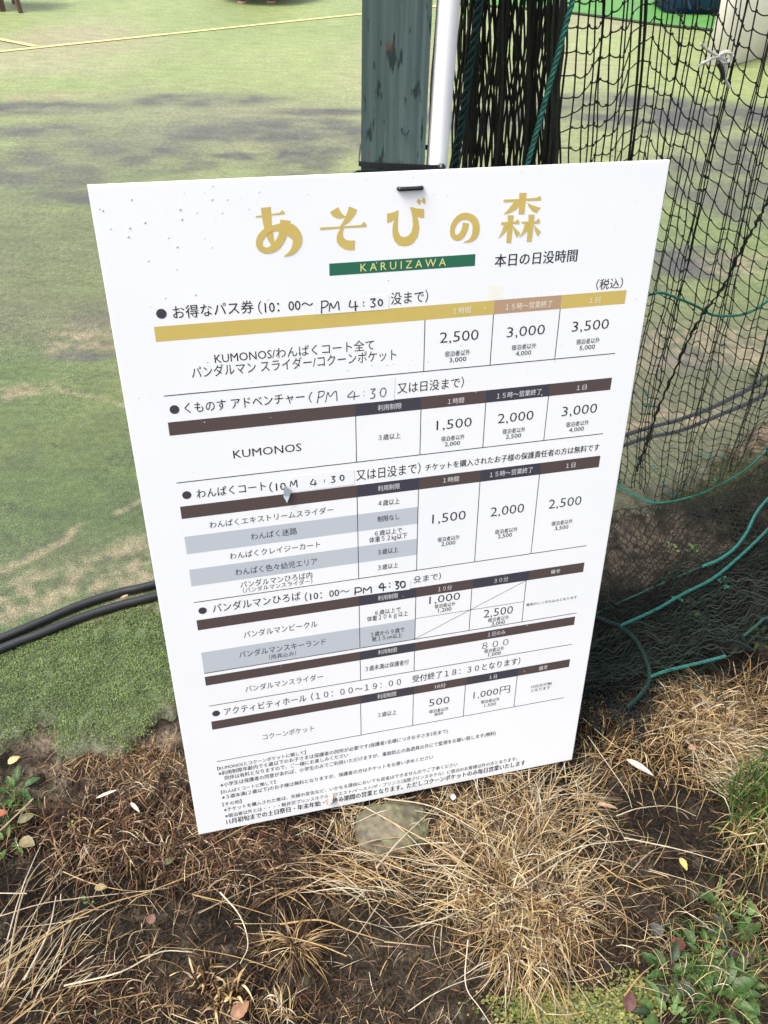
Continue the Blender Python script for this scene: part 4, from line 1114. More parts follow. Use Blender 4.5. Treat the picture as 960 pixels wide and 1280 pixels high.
M_blue = flat('navy_vinyl', (0.018, 0.045, 0.15), 0.45, .4, 8, .4)
b1 = G(829, 21); b2 = G(914, 25)
def rbox(name, sx, sy, sz, bev, mat, parent, loc, rz=0):
    me = bpy.data.meshes.new(name); bm = bmesh.new(); bmesh.ops.create_cube(bm, size=1, matrix=Matrix.Translation((0, 0, sz / 2)) @ Matrix.Diagonal((sx, sy, sz, 1)))
    bmesh.ops.bevel(bm, geom=bm.edges[:], offset=bev, segments=3, affect='EDGES'); bm.to_mesh(me); bm.free()
    o = link_mesh(name, me, mat, parent, True); o.location = loc; o.rotation_euler = (0, 0, rz); return o
bl = empty('padded_block', ((b1[0] + b2[0]) / 2, b1[1] + .35, 0), 'navy blue padded block on the bright green matting', 'padding')
rbox('cover', b2[0] - b1[0], .6, .55, .05, M_blue, bl, (0, 0, .014))
q = MB(); q.tube([(-.1, -.315, .16), (-.06, -.32, .06)], [.02, .008], 5, (.02, .05, .12)); q.build('strap', M_rope, bl)
w1 = G(905, 86); w2 = G(962, 70)
dv = (w2 - w1) / np.linalg.norm(w2 - w1); ang = math.atan2(dv[1], dv[0])
M_wall = flat('pale_wall', (0.84, 0.77, 0.74), 0.75, .3, 5, .08, .2)
wl = empty('pale_wall', (w1[0], w1[1], 0), 'pale pinkish white wall end at the far right behind the net', 'wall')
wl.rotation_euler = (0, 0, ang)
rbox('wall_panel', 3.0, .16, 1.3, .01, M_wall, wl, (1.5, .08, 0))
rbox('wall_cap', 3.02, .2, .06, .01, M_wall, wl, (1.5, .08, 1.302))

# ================================================================== STONE
stc = G(494, 1030, .0)
me = bpy.data.meshes.new('stone'); bm = bmesh.new(); bmesh.ops.create_icosphere(bm, subdivisions=5, radius=1)
V = np.array([v.co[:] for v in bm.verts])
n = fbm(V[:, 0] * 1.7 + 5 + V[:, 2], V[:, 1] * 1.7 + 3, 91, 4) - .5; n2 = fbm(V[:, 0] * 14 + V[:, 2] * 9, V[:, 1] * 14 - V[:, 2] * 9, 92, 3) - .5
for v, a_, b_ in zip(bm.verts, n, n2):
    k = 1 + .6 * a_ + .16 * b_; v.co = (v.co.x * .072 * k, v.co.y * .054 * k, (v.co.z * .030) * k)
bm.to_mesh(me); bm.free()
m, t, p = new_mat('mossy_stone', .85, .25)
tc = t.nodes.new('ShaderNodeTexCoord'); n1 = noise(t, tc, 60, 6); n2 = noise(t, tc, 22, 4)
mx = t.nodes.new('ShaderNodeMix'); mx.data_type = 'RGBA'; mx.inputs[6].default_value = (.13, .11, .08, 1); mx.inputs[7].default_value = (.12, .115, .065, 1)
t.links.new(maprange(t, n2.outputs['Fac'], .4, .6, 0, 1), mx.inputs[0])
vm = t.nodes.new('ShaderNodeVectorMath'); vm.operation = 'SCALE'; t.links.new(mx.outputs[2], vm.inputs[0]); t.links.new(maprange(t, n1.outputs['Fac'], .3, .7, .6, 1.6), vm.inputs['Scale']); t.links.new(vm.outputs[0], p.inputs['Base Color'])
b = t.nodes.new('ShaderNodeBump'); b.inputs['Distance'].default_value = .003; t.links.new(n1.outputs['Fac'], b.inputs['Height']); t.links.new(b.outputs[0], p.inputs['Normal'])
o = link_mesh('stone', me, m, None, True); o.location = (stc[0], stc[1], -.009); o.rotation_euler = (0, 0, .3)
tag(o, 'rounded mossy stone half buried below the bottom edge of the sign', 'stone')

# ================================================================== GRASS
PAL = dict(
    gold=[(.40, .27, .12), (.48, .34, .165), (.29, .185, .083), (.52, .41, .24), (.17, .105, .052)],
    pale=[(.50, .42, .29), (.43, .35, .23), (.58, .50, .37), (.34, .26, .16)],
    brown=[(.12, .068, .038), (.20, .12, .068), (.07, .04, .024), (.28, .18, .105), (.05, .03, .02)],
    red=[(.15, .075, .045), (.24, .13, .08), (.09, .045, .03), (.33, .22, .14), (.06, .035, .025)],
    dark=[(.030, .022, .017), (.05, .036, .026), (.020, .016, .013), (.09, .065, .045)],
    green=[(.06, .12, .025), (.09, .17, .04), (.045, .09, .02), (.16, .22, .06)])
def blades(name, specs, mat=M_straw, parent=None, kind='stuff', K=7):
    """specs: dicts of arrays base(n,3), az, L, lift, curl, w, col"""
    mb_v, mb_c, mb_f = [], [], []; off = 0
    for sp in specs:
        n = len(sp['az']); t_ = np.linspace(0, 1, K)[None, :]
        az = sp['az'][:, None] + sp['curl'][:, None] * (t_ ** 1.3)
        st_ = sp['L'][:, None] / (K - 1)
        x = np.concatenate([np.zeros((n, 1)), np.cumsum(np.cos(az[:, :-1]) * st_, 1)], 1) * sp['spread'][:, None]
        y = np.concatenate([np.zeros((n, 1)), np.cumsum(np.sin(az[:, :-1]) * st_, 1)], 1) * sp['spread'][:, None]
        X = sp['base'][:, 0:1] + x; Y = sp['base'][:, 1:2] + y
        pk = sp['peak'][:, None]
        prof = np.where(t_ < pk, np.sin(t_ / np.maximum(pk, .01) * math.pi / 2), np.cos((t_ - pk) / np.maximum(1 - pk, .01) * math.pi / 2 * sp['droop'][:, None]))
        gz = soil_h(X, Y)
        hn = ax_z[:2] / np.linalg.norm(ax_z[:2]); db = (sp['base'][:, 0] - o0[0]) * hn[0] + (sp['base'][:, 1] - o0[1]) * hn[1]
        near = (np.abs(db) < .13) & (sp['base'][:, 0] > -.36) & (sp['base'][:, 0] < .42)
        sp['lift'] = np.where(near & (sp.get('free') is None), sp['lift'] * .25, sp['lift'])
        Z = np.maximum(gz + .0015, 0 * gz + sp['base'][:, 2:3]) + sp['lift'][:, None] * prof
        Z = np.maximum(Z, gz + .001)
        P = np.stack([X, Y, Z], -1)
        T_ = np.gradient(P, axis=1); T_ /= np.linalg.norm(T_, axis=2, keepdims=True) + 1e-9
        up = np.stack([sp['tx'], sp['ty'], np.ones(n)], 1)[:, None, :]
        Sd = np.cross(T_, up); Sd /= np.linalg.norm(Sd, axis=2, keepdims=True) + 1e-9
        wd = sp['w'][:, None] * np.interp(t_[0], [0, .15, .5, 1], [.6, 1, .85, .12])[None, :]
        A = P + Sd * wd[..., None] / 2; B = P - Sd * wd[..., None] / 2
        V = np.stack([A, B], 2).reshape(-1, 3)
        base = off + (np.arange(n)[:, None] * K + np.arange(K - 1)[None, :]) * 2
        Fq = np.stack([base, base + 1, base + 3, base + 2], -1).reshape(-1, 4)
        C = np.repeat(sp['col'], K * 2, axis=0)
        mb_v.append(V); mb_c.append(C); mb_f.append(Fq); off += len(V)
    V = np.concatenate(mb_v); C = np.concatenate(mb_c); Fc = np.concatenate(mb_f)
    me = bpy.data.meshes.new(name)
    me.vertices.add(len(V)); me.vertices.foreach_set('co', V.ravel())
    me.loops.add(Fc.size); me.loops.foreach_set('vertex_index', Fc.ravel())
    me.polygons.add(len(Fc)); me.polygons.foreach_set('loop_start', np.arange(len(Fc)) * 4)
    me.update(calc_edges=True)
    a_ = me.color_attributes.new('Col', 'FLOAT_COLOR', 'POINT'); a_.data.foreach_set('color', np.concatenate([C, np.ones((len(C), 1))], 1).ravel())
    o = link_mesh(name, me, mat, parent)
    if kind: o['kind'] = kind
    return o
def pal(names, n):
    C = np.array(sum([PAL[k] for k in names], [])); c = C[rng.integers(0, len(C), n)]
    k = np.where(c.max(1) < .21, .62, .95)[:, None]
    return c * k * rng.uniform(.7, 1.2, (n, 1))
def scatter(px, py, rx, ry, n, names, L=(.02, .08), w=(.0010, .0022), lift=(0, .015), az=None, curl=.6, z=-1.0, rot=0.0, base=None):
    g = G(px, py)
    a = rng.uniform(0, 2 * math.pi, n); r_ = np.sqrt(rng.random(n)) * (1 + .25 * rng.standard_normal(n))
    bx = r_ * rx * np.cos(a); by = r_ * ry * np.sin(a)
    B = np.stack([g[0] + bx * math.cos(rot) - by * math.sin(rot), g[1] + bx * math.sin(rot) + by * math.cos(rot), np.full(n, z)], 1)
    return dict(base=B, az=(rng.uniform(0, 2 * math.pi, n) if az is None else rng.normal(az[0], az[1], n)), L=rng.uniform(*L, n), w=rng.uniform(*w, n),
                lift=rng.uniform(*lift, n), curl=rng.normal(0, curl, n), spread=np.ones(n), peak=rng.uniform(.3, .7, n), droop=np.ones(n), tx=rng.normal(0, .5, n), ty=rng.normal(0, .5, n), col=pal(names, n))
def radial(px, py, r0, n, names, L=(.08, .2), w=(.0012, .0024), lift=(.02, .06), az=None, curl=.5, spread=(.55, 1.0), droop=(.6, 1.0), z=-1.0):
    g = G(px, py)
    a = rng.uniform(0, 2 * math.pi, n) if az is None else rng.normal(az[0], az[1], n)
    rr = r0 * np.sqrt(rng.random(n))
    b = rng.uniform(0, 6.28, n)
    B = np.stack([g[0] + rr * np.cos(b), g[1] + rr * np.sin(b), np.full(n, z)], 1)
    return dict(base=B, az=a, L=rng.uniform(*L, n), w=rng.uniform(*w, n), lift=rng.uniform(*lift, n), curl=rng.normal(0, curl, n), spread=rng.uniform(*spread, n),
                peak=rng.uniform(.25, .6, n), droop=rng.uniform(*droop, n), tx=rng.normal(0, .4, n), ty=rng.normal(0, .4, n), col=pal(names, n))

# litter lying over all of the soil in view
sp = [scatter(480, 1120, .75, .40, 8200, ['brown', 'dark', 'dark', 'red'], (.008, .045), (.0006, .0016), (0, .008)),
      scatter(480, 1120, .75, .40, 700, ['gold', 'pale'], (.010, .06), (.0005, .0012), (0, .010)),
      scatter(200, 1040, .24, .085, 1900, ['red', 'brown', 'red', 'dark'], (.02, .075), (.0010, .0024), (.004, .03), curl=1.0),
      scatter(200, 1040, .24, .085, 500, ['gold', 'brown', 'pale'], (.02, .085), (.0009, .0020), (.004, .03), curl=1.0),
      scatter(370, 1075, .13, .05, 700, ['dark', 'brown', 'dark', 'red'], (.02, .09), (.0008, .0020), (.004, .03), curl=1.2),
      scatter(170, 950, .16, .04, 900, ['brown', 'gold', 'red'], (.01, .05), (.0006, .0014), (0, .008)),
      scatter(600, 1040, .18, .10, 950, ['gold', 'brown', 'gold', 'dark', 'pale'], (.02, .09), (.0008, .0020), (.004, .03), curl=1.0),
      scatter(850, 930, .22, .10, 1200, ['gold', 'brown', 'dark', 'gold'], (.02, .10), (.0008, .0020), (.004, .025), curl=.8),
      scatter(250, 1260, .30, .06, 700, ['gold', 'brown', 'red'], (.01, .05), (.0008, .0018), (0, .012)),
      scatter(60, 1210, .14, .12, 150, ['gold', 'brown', 'pale'], (.03, .10), (.0008, .0018), (0, .02), az=(.9, .5)),
      scatter(850, 880, .35, .05, 900, ['gold', 'brown'], (.02, .08), (.0008, .0018), (.0, .03), curl=1.0),
      scatter(830, 1180, .25, .2, 900, ['brown', 'dark', 'gold'], (.01, .06), (.0007, .0016), (0, .012)),
      scatter(540, 1100, .35, .05, 260, ['gold', 'pale'], (.04, .13), (.0009, .0018), (.004, .03), az=(0.0, .5), curl=.5)]
blades('dry_grass_litter', sp)
# long single stalks that cross the foreground
def stalk_points(name_mb, pts, w, col, z=.02):
    P = smoothline([G(u, v, z + .006 * math.sin(i * 2.1)) for i, (u, v) in enumerate(pts)], 6)
    P[:, 2] = np.maximum(P[:, 2], soil_h(P[:, 0], P[:, 1]) + .003)
    name_mb.tube(P, np.linspace(w, w * .4, len(P)), 4, col)
mb = MB(); pc = PAL['pale'] + PAL['gold'][:2]
STK = [[(0, 1205), (110, 1140), (190, 1113), (260, 1085)], [(0, 1145), (60, 1128), (140, 1118), (212, 1110)], [(5, 1235), (25, 1130), (45, 1085), (70, 1065)], [(30, 1225), (60, 1165), (70, 1120)],
       [(80, 1232), (150, 1215), (200, 1190), (240, 1190)], [(85, 1234), (130, 1226), (165, 1223)], [(480, 1022), (540, 1055), (600, 1090), (640, 1110)], [(480, 1078), (520, 1092), (580, 1105), (660, 1110)],
       [(480, 1177), (510, 1180), (538, 1183)], [(480, 998), (540, 1008), (600, 1040), (640, 1060)], [(350, 1155), (400, 1150), (440, 1164), (480, 1176)], [(585, 1175), (582, 1230), (600, 1260), (620, 1290)],
       [(275, 1115), (300, 1145), (310, 1180), (300, 1205)], [(240, 1118), (290, 1130), (340, 1145)], [(480, 1120), (450, 1165), (430, 1190)], [(780, 1047), (850, 1062), (905, 1078)], [(750, 1080), (780, 1100), (830, 1118)],
       [(720, 890), (760, 925), (790, 945)], [(735, 920), (780, 985), (790, 1010)], [(770, 1020), (800, 1010), (840, 1008), (870, 1020)], [(0, 1038), (40, 1000), (36, 1002)], [(780, 1245), (800, 1220), (818, 1205)],
       [(560, 1100), (600, 1040), (650, 1010), (700, 995)], [(620, 1130), (680, 1090), (750, 1040)], [(640, 1100), (720, 1060), (790, 1050)], [(650, 1130), (560, 1085), (470, 1068), (400, 1062)], [(660, 1110), (640, 1050), (660, 1000)],
       [(455, 960), (440, 990), (405, 1050), (380, 1075)], [(450, 985), (470, 1010), (400, 1000)], [(430, 985), (450, 1010), (470, 1050)]]
for k in range(0):
    pass
for s_ in STK[:-3] + [[(440, 1030), (490, 1012), (560, 1022), (610, 1050)], [(430, 1062), (480, 1048), (540, 1050), (600, 1075)], [(455, 1008), (500, 1035), (545, 1080)], [(470, 1085), (500, 1050), (540, 1012)]]: stalk_points(mb, s_, random.uniform(.0009, .0016), random.choice(pc), random.uniform(.008, .026))
for k in range(48):
    u = random.choice([random.uniform(0, 500), random.uniform(450, 960), random.uniform(560, 800)]); v = random.uniform(1000, 1270); a = random.uniform(-.9, .9) + (math.pi if random.random() < .5 else 0)
    l = random.uniform(60, 190); c_ = random.uniform(-.5, .5)
    pts = [(u + l * f * math.cos(a + c_ * f), v + .7 * l * f * math.sin(a + c_ * f)) for f in (0, .33, .66, 1)]
    stalk_points(mb, pts, random.uniform(.0006, .0011), random.choice(pc + PAL['gold']), random.uniform(.004, .02))
o = mb.build('dry_stalks', M_straw); tag(o, kind='stuff')

# tufts one can tell apart
def tuft(label, specs, px, py):
    root = empty('grass_tuft', G(px, py), label, 'grass tuft', 'dry grass tufts in front of the sign'); root['worldparts'] = 1
    return blades('grass_blades', specs, parent=root, kind='stuff')
tuft('largest golden dry grass tuft, right of the bottom centre of the ground', [
    radial(655, 1130, .08, 300, ['gold', 'gold', 'pale', 'brown'], (.04, .13), (.0009, .0020), (.01, .045), curl=1.1),
    scatter(650, 1130, .11, .09, 620, ['gold', 'brown', 'gold', 'pale'], (.02, .10), (.0009, .0020), (.004, .04), curl=1.4),
    radial(650, 1150, .09, 260, ['gold', 'brown'], (.03, .11), (.0008, .0018), (.01, .05), curl=1.0),
    radial(665, 1180, .07, 240, ['gold', 'pale', 'gold'], (.04, .13), (.0010, .0020), (.01, .05), az=(-1.5, .6)),
    radial(630, 1110, .09, 90, ['pale', 'gold'], (.10, .22), (.0010, .0018), (.008, .03), az=(2.9, .6), curl=.9),
    radial(670, 1110, .08, 150, ['gold', 'pale'], (.08, .18), (.0010, .0020), (.01, .04), az=(.9, .7), curl=.7)], 655, 1130)
tuft('small orange brown tuft standing alone on dark soil below the sign', [radial(368, 1182, .012, 190, ['gold', 'brown', 'brown'], (.04, .10), (.0008, .0018), (.015, .045), curl=.3, spread=(.7, 1)),
    radial(340, 1180, .02, 60, ['brown', 'gold'], (.03, .06), (.001, .002), (.005, .03))], 368, 1182)
tuft('straw coloured tuft beneath the middle of the sign bottom edge', [radial(430, 1010, .03, 45, ['pale', 'gold', 'pale'], (.08, .2), (.0010, .0020), (.02, .05), az=(-.6, 1.0), curl=.6),
    radial(480, 1090, .07, 80, ['pale', 'gold'], (.08, .22), (.0010, .0020), (.015, .05), az=(2.9, .5), curl=.5)], 430, 1010)
tuft('straw tuft at the bottom right corner of the sign', [radial(640, 1010, .08, 320, ['pale', 'gold', 'brown'], (.06, .17), (.0009, .0018), (.01, .06), curl=.6),
    radial(700, 1000, .08, 150, ['gold', 'pale'], (.06, .16), (.0009, .0018), (.01, .05), az=(.3, .8))], 640, 1000)
tuft('matted dry grass tuft at the foot of the net heap', [radial(875, 900, .07, 700, ['gold', 'brown', 'gold', 'pale'], (.05, .16), (.0009, .0019), (.01, .05), curl=.8),
    radial(900, 950, .08, 420, ['gold', 'pale'], (.06, .18), (.0009, .0019), (.01, .04), az=(-.5, .5), curl=.4),
    radial(940, 880, .09, 350, ['gold', 'brown'], (.05, .14), (.0009, .0018), (.01, .05), curl=.8)], 875, 900)
tuft('long straw tuft at the bottom left corner of the ground', [radial(-20, 1260, .07, 38, ['pale', 'gold', 'pale'], (.10, .26), (.0010, .0020), (.01, .04), az=(1.0, .35), curl=.25),
    radial(20, 1275, .09, 40, ['gold', 'brown'], (.06, .18), (.0008, .0018), (.005, .04), az=(.8, .6), curl=.4)], 0, 1250)
tuft('orange leafy dry tuft near the bottom edge left of centre', [radial(285, 1245, .025, 60, ['gold', 'red'], (.02, .05), (.002, .0045), (.01, .03)), radial(255, 1215, .02, 40, ['gold', 'red'], (.02, .04), (.002, .004), (.01, .02)),
    radial(355, 1262, .015, 40, ['pale', 'gold'], (.03, .06), (.0010, .002), (.01, .04))], 285, 1245)
root = empty('grass_tuft', G(935, 1010), 'fresh green grass tuft at the right edge beside dry straw', 'grass tuft'); root['worldparts'] = 1
blades('grass_blades', [radial(945, 1010, .06, 260, ['green'], (.05, .14), (.0012, .0024), (.03, .09), curl=.4, spread=(.3, .8)), radial(990, 980, .07, 240, ['green'], (.05, .14), (.0012, .0024), (.03, .08), spread=(.3, .8)),
    radial(945, 1050, .06, 160, ['green', 'gold'], (.05, .12), (.001, .002), (.02, .07), spread=(.4, .9)), radial(950, 1060, .05, 60, ['gold'], (.07, .15), (.0012, .0022), (.03, .08), spread=(.3, .8))], parent=root)
blades('green_undergrowth', [scatter(890, 1215, .09, .10, 190, ['green'], (.02, .07), (.0008, .0018), (.01, .04), curl=.6), scatter(930, 1150, .07, .08, 150, ['green', 'gold'], (.02, .07), (.0008, .0018), (.01, .04)),
    scatter(890, 1220, .10, .10, 130, ['gold', 'pale', 'brown'], (.03, .09), (.0007, .0014), (.02, .05), curl=.6), scatter(15, 1010, .04, .05, 80, ['green'], (.02, .05), (.0008, .0016), (.01, .03))])
bs = radial(432, 1050, .022, 30, ['pale', 'gold', 'brown'], (.05, .10), (.0009, .0018), (.03, .07), az=(1.3, .6), curl=.6, spread=(.3, .6)); bs['free'] = 1
bs2 = radial(560, 1030, .05, 26, ['pale', 'gold'], (.04, .08), (.0009, .0016), (.02, .045), az=(1.3, .9), curl=.6, spread=(.3, .6)); bs2['free'] = 1
blades('grass_against_board', [bs, bs2])
# blades of the near turf
n = 70000
bx = rng.uniform(-.95, -.30, n); by = rng.uniform(.91, 1.45, n)
hl = np.interp(bx, [-.833, -.528, -.3], [1.195, 1.36, 1.47])
ed_ = (by - turf_edge(bx) + .035) / .065
ok = (rng.random(n) < np.clip(ed_ + 1.6 * (fbm(bx * 30, by * 30, 9, 4) - .5), 0, 1) ** 1.3) & (fbm(bx * 70, by * 70, 19, 2) > .30) & (by < hl - .0) ; bx, by = bx[ok], by[ok]; n = len(bx)
gc = np.array([(.10, .16, .04), (.14, .20, .055), (.06, .10, .028), (.19, .24, .08), (.12, .13, .055)])
cl = gc[rng.integers(0, len(gc), n)] * (0.55 + .9 * fbm(bx * 30, by * 30, 5, 3))[:, None]
me_spec = dict(base=np.stack([bx, by, np.full(n, 0.002)], 1), az=rng.uniform(0, 6.28, n), L=rng.uniform(.0025, .0055, n), w=rng.uniform(.0012, .0022, n), lift=rng.uniform(.0005, .004, n), curl=rng.normal(0, .5, n),
               spread=np.ones(n), peak=rng.uniform(.4, .9, n), droop=np.ones(n), tx=rng.normal(0, .6, n), ty=rng.normal(0, .6, n), col=cl)
blades('turf_blades', [me_spec], M_leaf, K=3)

# ================================================================== LEAVES AND WEEDS
def leaf_mesh(name, L, Wd, col, fold=.25, curl=.3, serr=0.0, n=9, tip=.8, col2=None):
    V, C = [], []
    for i in range(n):
        t_ = i / (n - 1); w = Wd / 2 * (math.sin(math.pi * min(1, t_ ** tip)) ** .75 if 0 < t_ < 1 else .04)
        w *= 1 + serr * (1 if i % 2 else -1)
        x = L * t_; z = -curl * L * t_ * t_ + .12 * L * t_
        for k, s_ in enumerate((-1, -.5, 0, .5, 1)):
            V.append((x, s_ * w, z + abs(s_) * w * fold)); f_ = 1.15 if k == 2 else .92 + .12 * ((i + k) % 2)
            C.append(np.array(col if col2 is None or abs(s_) < .9 else col2) * f_)
    Fc = [(i * 5 + k, (i + 1) * 5 + k, (i + 1) * 5 + k + 1, i * 5 + k + 1) for i in range(n - 1) for k in range(4)]
    me = bpy.data.meshes.new(name); me.from_pydata(V, [], Fc)
    a_ = me.color_attributes.new('Col', 'FLOAT_COLOR', 'POINT'); a_.data.foreach_set('color', np.c_[np.array(C), np.ones(len(C))].ravel())
    me.polygons.foreach_set('use_smooth', [True] * len(me.polygons)); me.materials.append(M_leaf)
    return me
LM = {}
for k, (L, Wd, c_, fo, cu, se) in dict(
        broad=(.034, .017, (.040, .085, .020), .45, .35, .07), broad2=(.028, .014, (.070, .125, .030), .5, .3, .07), dark=(.034, .018, (.022, .040, .018), .4, .4, .05),
        slim=(.048, .007, (.065, .11, .03), .6, .3, 0), round_=(.013, .012, (.085, .16, .04), .3, .1, .03), purple=(.036, .018, (.055, .035, .035), .2, .2, .04), tiny=(.010, .008, (.17, .22, .045), .2, .1, 0)).items():
    LM[k] = leaf_mesh('leaf_' + k.strip('_'), L, Wd, c_, fo, cu, se)
def weed(px, py, kinds, n, label, r=.0, size=1.0, group='leafy weeds around the sign', tilt=(.1, .7), ring=0.012):
    g = G(px, py); z = float(soil_h(g[0], g[1]))
    root = empty('leafy_weed', (g[0], g[1], z), label, 'weed', group)
    for i in range(n):
        o = bpy.data.objects.new('leaf', LM[random.choice(kinds)]); COL.objects.link(o); o.parent = root
        a = i * 2.4 + random.uniform(-.3, .3); s_ = size * random.uniform(.65, 1.15); rr = ring * random.random() + r * math.sqrt(i / n)
        o.location = (rr * math.cos(a), rr * math.sin(a), .004 + .012 * random.random()); s_ *= 1.0; o.scale = (s_, s_ * random.uniform(.75, 1.15), s_); o.rotation_euler = (random.uniform(-.3, .3), -random.uniform(*tilt), a)
    return root
weed(905, 1240, ['broad', 'broad2', 'broad'], 30, 'large broad leaved green weed at the bottom right edge', r=.03, size=1.15)
weed(880, 1195, ['broad2', 'slim', 'broad'], 20, 'broad leaved weed just right of the fallen red leaf', r=.02)
weed(835, 1215, ['dark', 'broad'], 11, 'dark leaved weed below left of the fallen red leaf', r=.012, size=1.05)
weed(835, 1268, ['dark', 'broad2', 'round_'], 18, 'mixed dark and pale weed beside the yellow green moss patch', r=.02, size=1.05)
weed(925, 1170, ['purple', 'dark', 'broad'], 13, 'purplish leaved weed between the clover and the broad weeds', r=.015)
weed(895, 1130, ['slim', 'slim', 'broad'], 7, 'narrow leaved weed pointing up above the purplish weed', size=1.1, tilt=(.5, 1.1))
weed(935, 1138, ['round_'], 13, 'small round leaved clover at the right edge', r=.012, size=1.0)
weed(925, 1220, ['round_', 'slim', 'broad2'], 20, 'pale round leaved weed at the right edge below the clover', r=.02)
weed(20, 985, ['broad2', 'round_', 'broad'], 11, 'green weed with rounded leaves at the left edge by the turf', r=.015, size=.95)
weed(10, 1055, ['broad2', 'round_'], 10, 'smaller green weed at the left edge below the rounded one', r=.016, size=.8)
weed(85, 1030, ['round_', 'tiny'], 6, 'tiny green seedling in brown litter near the left edge', size=.6)
weed(110, 1128, ['round_'], 3, 'single pale green sprout on dark soil at the left', size=.7)
weed(835, 704, ['tiny', 'round_'], 6, 'pale green sprig poking through the net below the hose', size=.8)
weed(862, 702, ['round_', 'broad2'], 6, 'yellow green sprig beside the upper teal rope', size=.9)
weed(842, 765, ['tiny', 'round_'], 6, 'small sprig in the middle of the net heap', size=.9, r=.006)
weed(868, 795, ['round_', 'tiny'], 9, 'round yellow green sprig on the lower net heap', size=1.0, r=.01)
weed(945, 815, ['broad2', 'tiny'], 8, 'yellowing sprig at the right edge of the net heap', size=.9, r=.01)
weed(955, 470, ['tiny', 'round_', 'dark'], 14, 'dark bushy weed with yellow tips beyond the hoses', size=1.6, r=.05, tilt=(.3, 1.1))
for wd, dz in (('x', 0),): pass
for o in list(bpy.data.objects):
    if o.name.startswith('leafy_weed') and ('net heap' in o.get('label', '') or 'through the net' in o.get('label', '') or 'teal rope' in o.get('label', '')): o.location.z += .05

# yellow green ground cover
mb = MB()
for k in range(3800):
    c_ = [(705, 1258), (770, 1262), (660, 1262), (800, 1245), (730, 1275)][k % 5]; q = G(c_[0] + random.gauss(0, 24), c_[1] + random.gauss(0, 13)); q[2] = float(soil_h(q[0], q[1])) + random.uniform(.002, .012)
    a = random.uniform(0, 6.28); s_ = random.uniform(.0014, .0034); n_ = 5; tl = random.uniform(-.5, .5)
    V = [q + [s_ * math.cos(a + j * 6.283 / n_), s_ * .8 * math.sin(a + j * 6.283 / n_), tl * s_ * math.cos(j * 1.2)] for j in range(n_)]
    mb.add(V, [tuple(range(n_))], np.array(random.choice([(.11, .13, .028), (.17, .18, .04), (.06, .085, .02), (.22, .20, .06)])))
o = mb.build('moss_plants', M_leaf); tag(o, kind='stuff')

def litter_leaf(px, py, L, Wd, col, rz, label, z=.012, name='fallen_leaf', cat='leaf', serr=.05, fold=.25, curl=.15, group=None, col2=None, tilt=(0, 0)):
    g = G(px, py, z); me = leaf_mesh(name, L, Wd, col, fold, curl, serr, col2=col2)
    root = bpy.data.objects.new(name, me); COL.objects.link(root)
    root.location = (g[0], g[1], max(z, float(soil_h(g[0], g[1])) + .006)); root.rotation_euler = (tilt[0], tilt[1], rz)
    return tag(root, label, cat, group)
FG = 'fallen leaves on the soil'
litter_leaf(838, 1182, .026, .022, (.13, .038, .03), .1, 'red brown curled leaf among the green weeds', group=FG, fold=.35)
litter_leaf(850, 1072, .024, .012, (.42, .36, .11), -1.3, 'bright yellow leaf on dark soil above the green weeds', z=.02, group=FG)
litter_leaf(785, 1265, .032, .020, (.10, .045, .04), 1.2, 'dark maroon leaf beside the yellow green moss patch', group=FG)
litter_leaf(828, 1170, .026, .020, (.06, .055, .05), 2.2, 'dark grey leaf touching the red leaf', group=FG)
litter_leaf(290, 1275, .035, .022, (.26, .14, .08), .9, 'orange tan leaf at the bottom edge left of centre', group=FG, fold=.4)
litter_leaf(-6, 1018, .022, .015, (.26, .08, .04), .2, 'orange red leaf at the left edge between two weeds', group=FG)
litter_leaf(22, 1028, .030, .018, (.15, .13, .07), .6, 'olive brown leaf beside the left edge weed', group=FG)
litter_leaf(25, 1050, .030, .022, (.19, .15, .07), -.3, 'yellow brown leaf below the olive one at the left', group=FG)
litter_leaf(10, 955, .024, .016, (.50, .40, .18), .8, 'pale yellow leaf on tan soil at the turf edge', group=FG, fold=.4)
litter_leaf(118, 1110, .022, .013, (.24, .18, .08), .1, 'mustard leaf tangled in litter left of the sign', group=FG)
litter_leaf(186, 1155, .018, .016, (.14, .075, .05), 1.3, 'small brown leaf on bare soil left of centre', group=FG)
litter_leaf(205, 1080, .02, .012, (.10, .10, .04), .6, 'olive leaf scrap under the corner of the sign', group=FG)
litter_leaf(100, 758, .030, .010, (.04, .035, .03), .45, 'dark dead leaf lying against the black hose', z=.008, group='dead leaves by the hose', fold=.5, curl=-.2)
litter_leaf(150, 748, .020, .008, (.30, .2, .13), .3, 'tan dead leaf wedged between the two hoses', z=.012, group='dead leaves by the hose', fold=.5, curl=-.2)
litter_leaf(64, 556, .012, .008, (.04, .03, .025), .3, 'tiny dark leaf on the turf above the hoses', z=.008, group='dead leaves by the hose')
litter_leaf(783, 949, .058, .014, (.50, .44, .38), -.72, 'large white husk lying on dark soil right of the sign', z=.02, name='dry_husk', cat='husk', serr=.0, fold=.35, curl=.05)
litter_leaf(120, 998, .040, .006, (.56, .50, .38), .45, 'cream strap shaped husk left of the sign corner', z=.025, name='dry_husk', cat='husk', serr=.0, fold=.5, curl=.05)
litter_leaf(163, 1003, .030, .007, (.54, .47, .34), -.75, 'cream pointed husk right of the strap shaped one', z=.025, name='dry_husk', cat='husk', serr=.0, fold=.4, curl=.05)
litter_leaf(745, 1005, .04, .009, (.30, .2, .13), -.2, 'brown curled leaf below the white husk', z=.012, group=FG, fold=.6)
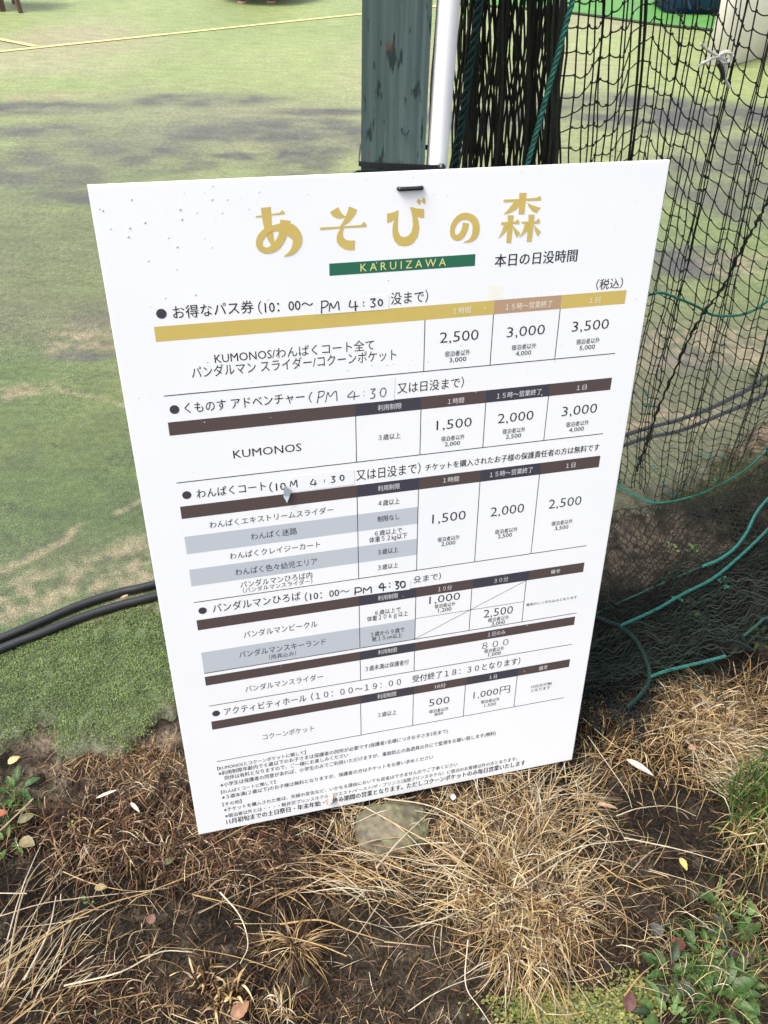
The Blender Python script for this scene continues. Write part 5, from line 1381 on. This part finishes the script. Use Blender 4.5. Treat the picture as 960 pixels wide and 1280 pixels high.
litter_leaf(860, 935, .022, .014, (.42, .24, .15), .1, 'pale orange leaf in the straw right of the white husk', z=.015, group=FG)
litter_leaf(566, 1000, .013, .010, (.62, .62, .68), 1.5, 'white paper flake under the sign bottom edge', z=.02, name='paper_flake', cat='paper', serr=0, group=None)
litter_leaf(410, 1005, .03, .016, (.50, .38, .33), 1.1, 'pinkish dead leaf standing against the sign bottom edge', z=.025, group=FG, fold=.6, tilt=(0, -1.0))
def pebble(px, py, r, col, label):
    me = bpy.data.meshes.new('pebble'); bm = bmesh.new(); bmesh.ops.create_icosphere(bm, subdivisions=3, radius=1)
    for v in bm.verts: v.co = Vector((v.co.x * r, v.co.y * r * .8, v.co.z * r * .55)) * (1 + .18 * math.sin(v.co.x * 3 + v.co.y * 5 + px))
    bm.to_mesh(me); bm.free(); o = link_mesh('pebble', me, flat('pebble_stone', col, .7, .3, 90, .3), None, True); g = G(px, py); o.location = (g[0], g[1], float(soil_h(g[0], g[1])) + r * .3)
    tag(o, label, 'pebble')
pebble(452, 1043, .0065, (.50, .50, .52), 'pale grey pebble on black soil left of the mossy stone')
pebble(741, 879, .005, (.35, .30, .25), 'tan pebble by the lower right side of the sign')
pebble(107, 683, .003, (.7, .7, .62), 'tiny white pebble on the turf left of the sign')
# crumbs of soil
mb = MB()
for k in range(5200):
    g = G(random.uniform(-20, 980), random.uniform(960, 1300)); z = float(soil_h(g[0], g[1])); r = random.uniform(.0008, .0032)
    c_ = np.array(random.choice([(.02, .016, .012), (.03, .024, .018), (.05, .04, .03), (.014, .011, .009), (.11, .09, .07)]))
    V = [g + [r * random.uniform(.6, 1), 0, z + r * .4], g + [0, r * random.uniform(.6, 1), z + r * .3], g + [-r * random.uniform(.6, 1), 0, z + r * .4], g + [0, -r, z + r * .3], g + [0, 0, z + r * 1.2], g + [0, 0, z - r * .6]]
    mb.add(V, [(0, 1, 4), (1, 2, 4), (2, 3, 4), (3, 0, 4), (1, 0, 5), (2, 1, 5), (3, 2, 5), (0, 3, 5)], c_)
o = mb.build('soil_crumbs', M_soil); tag(o, kind='stuff')
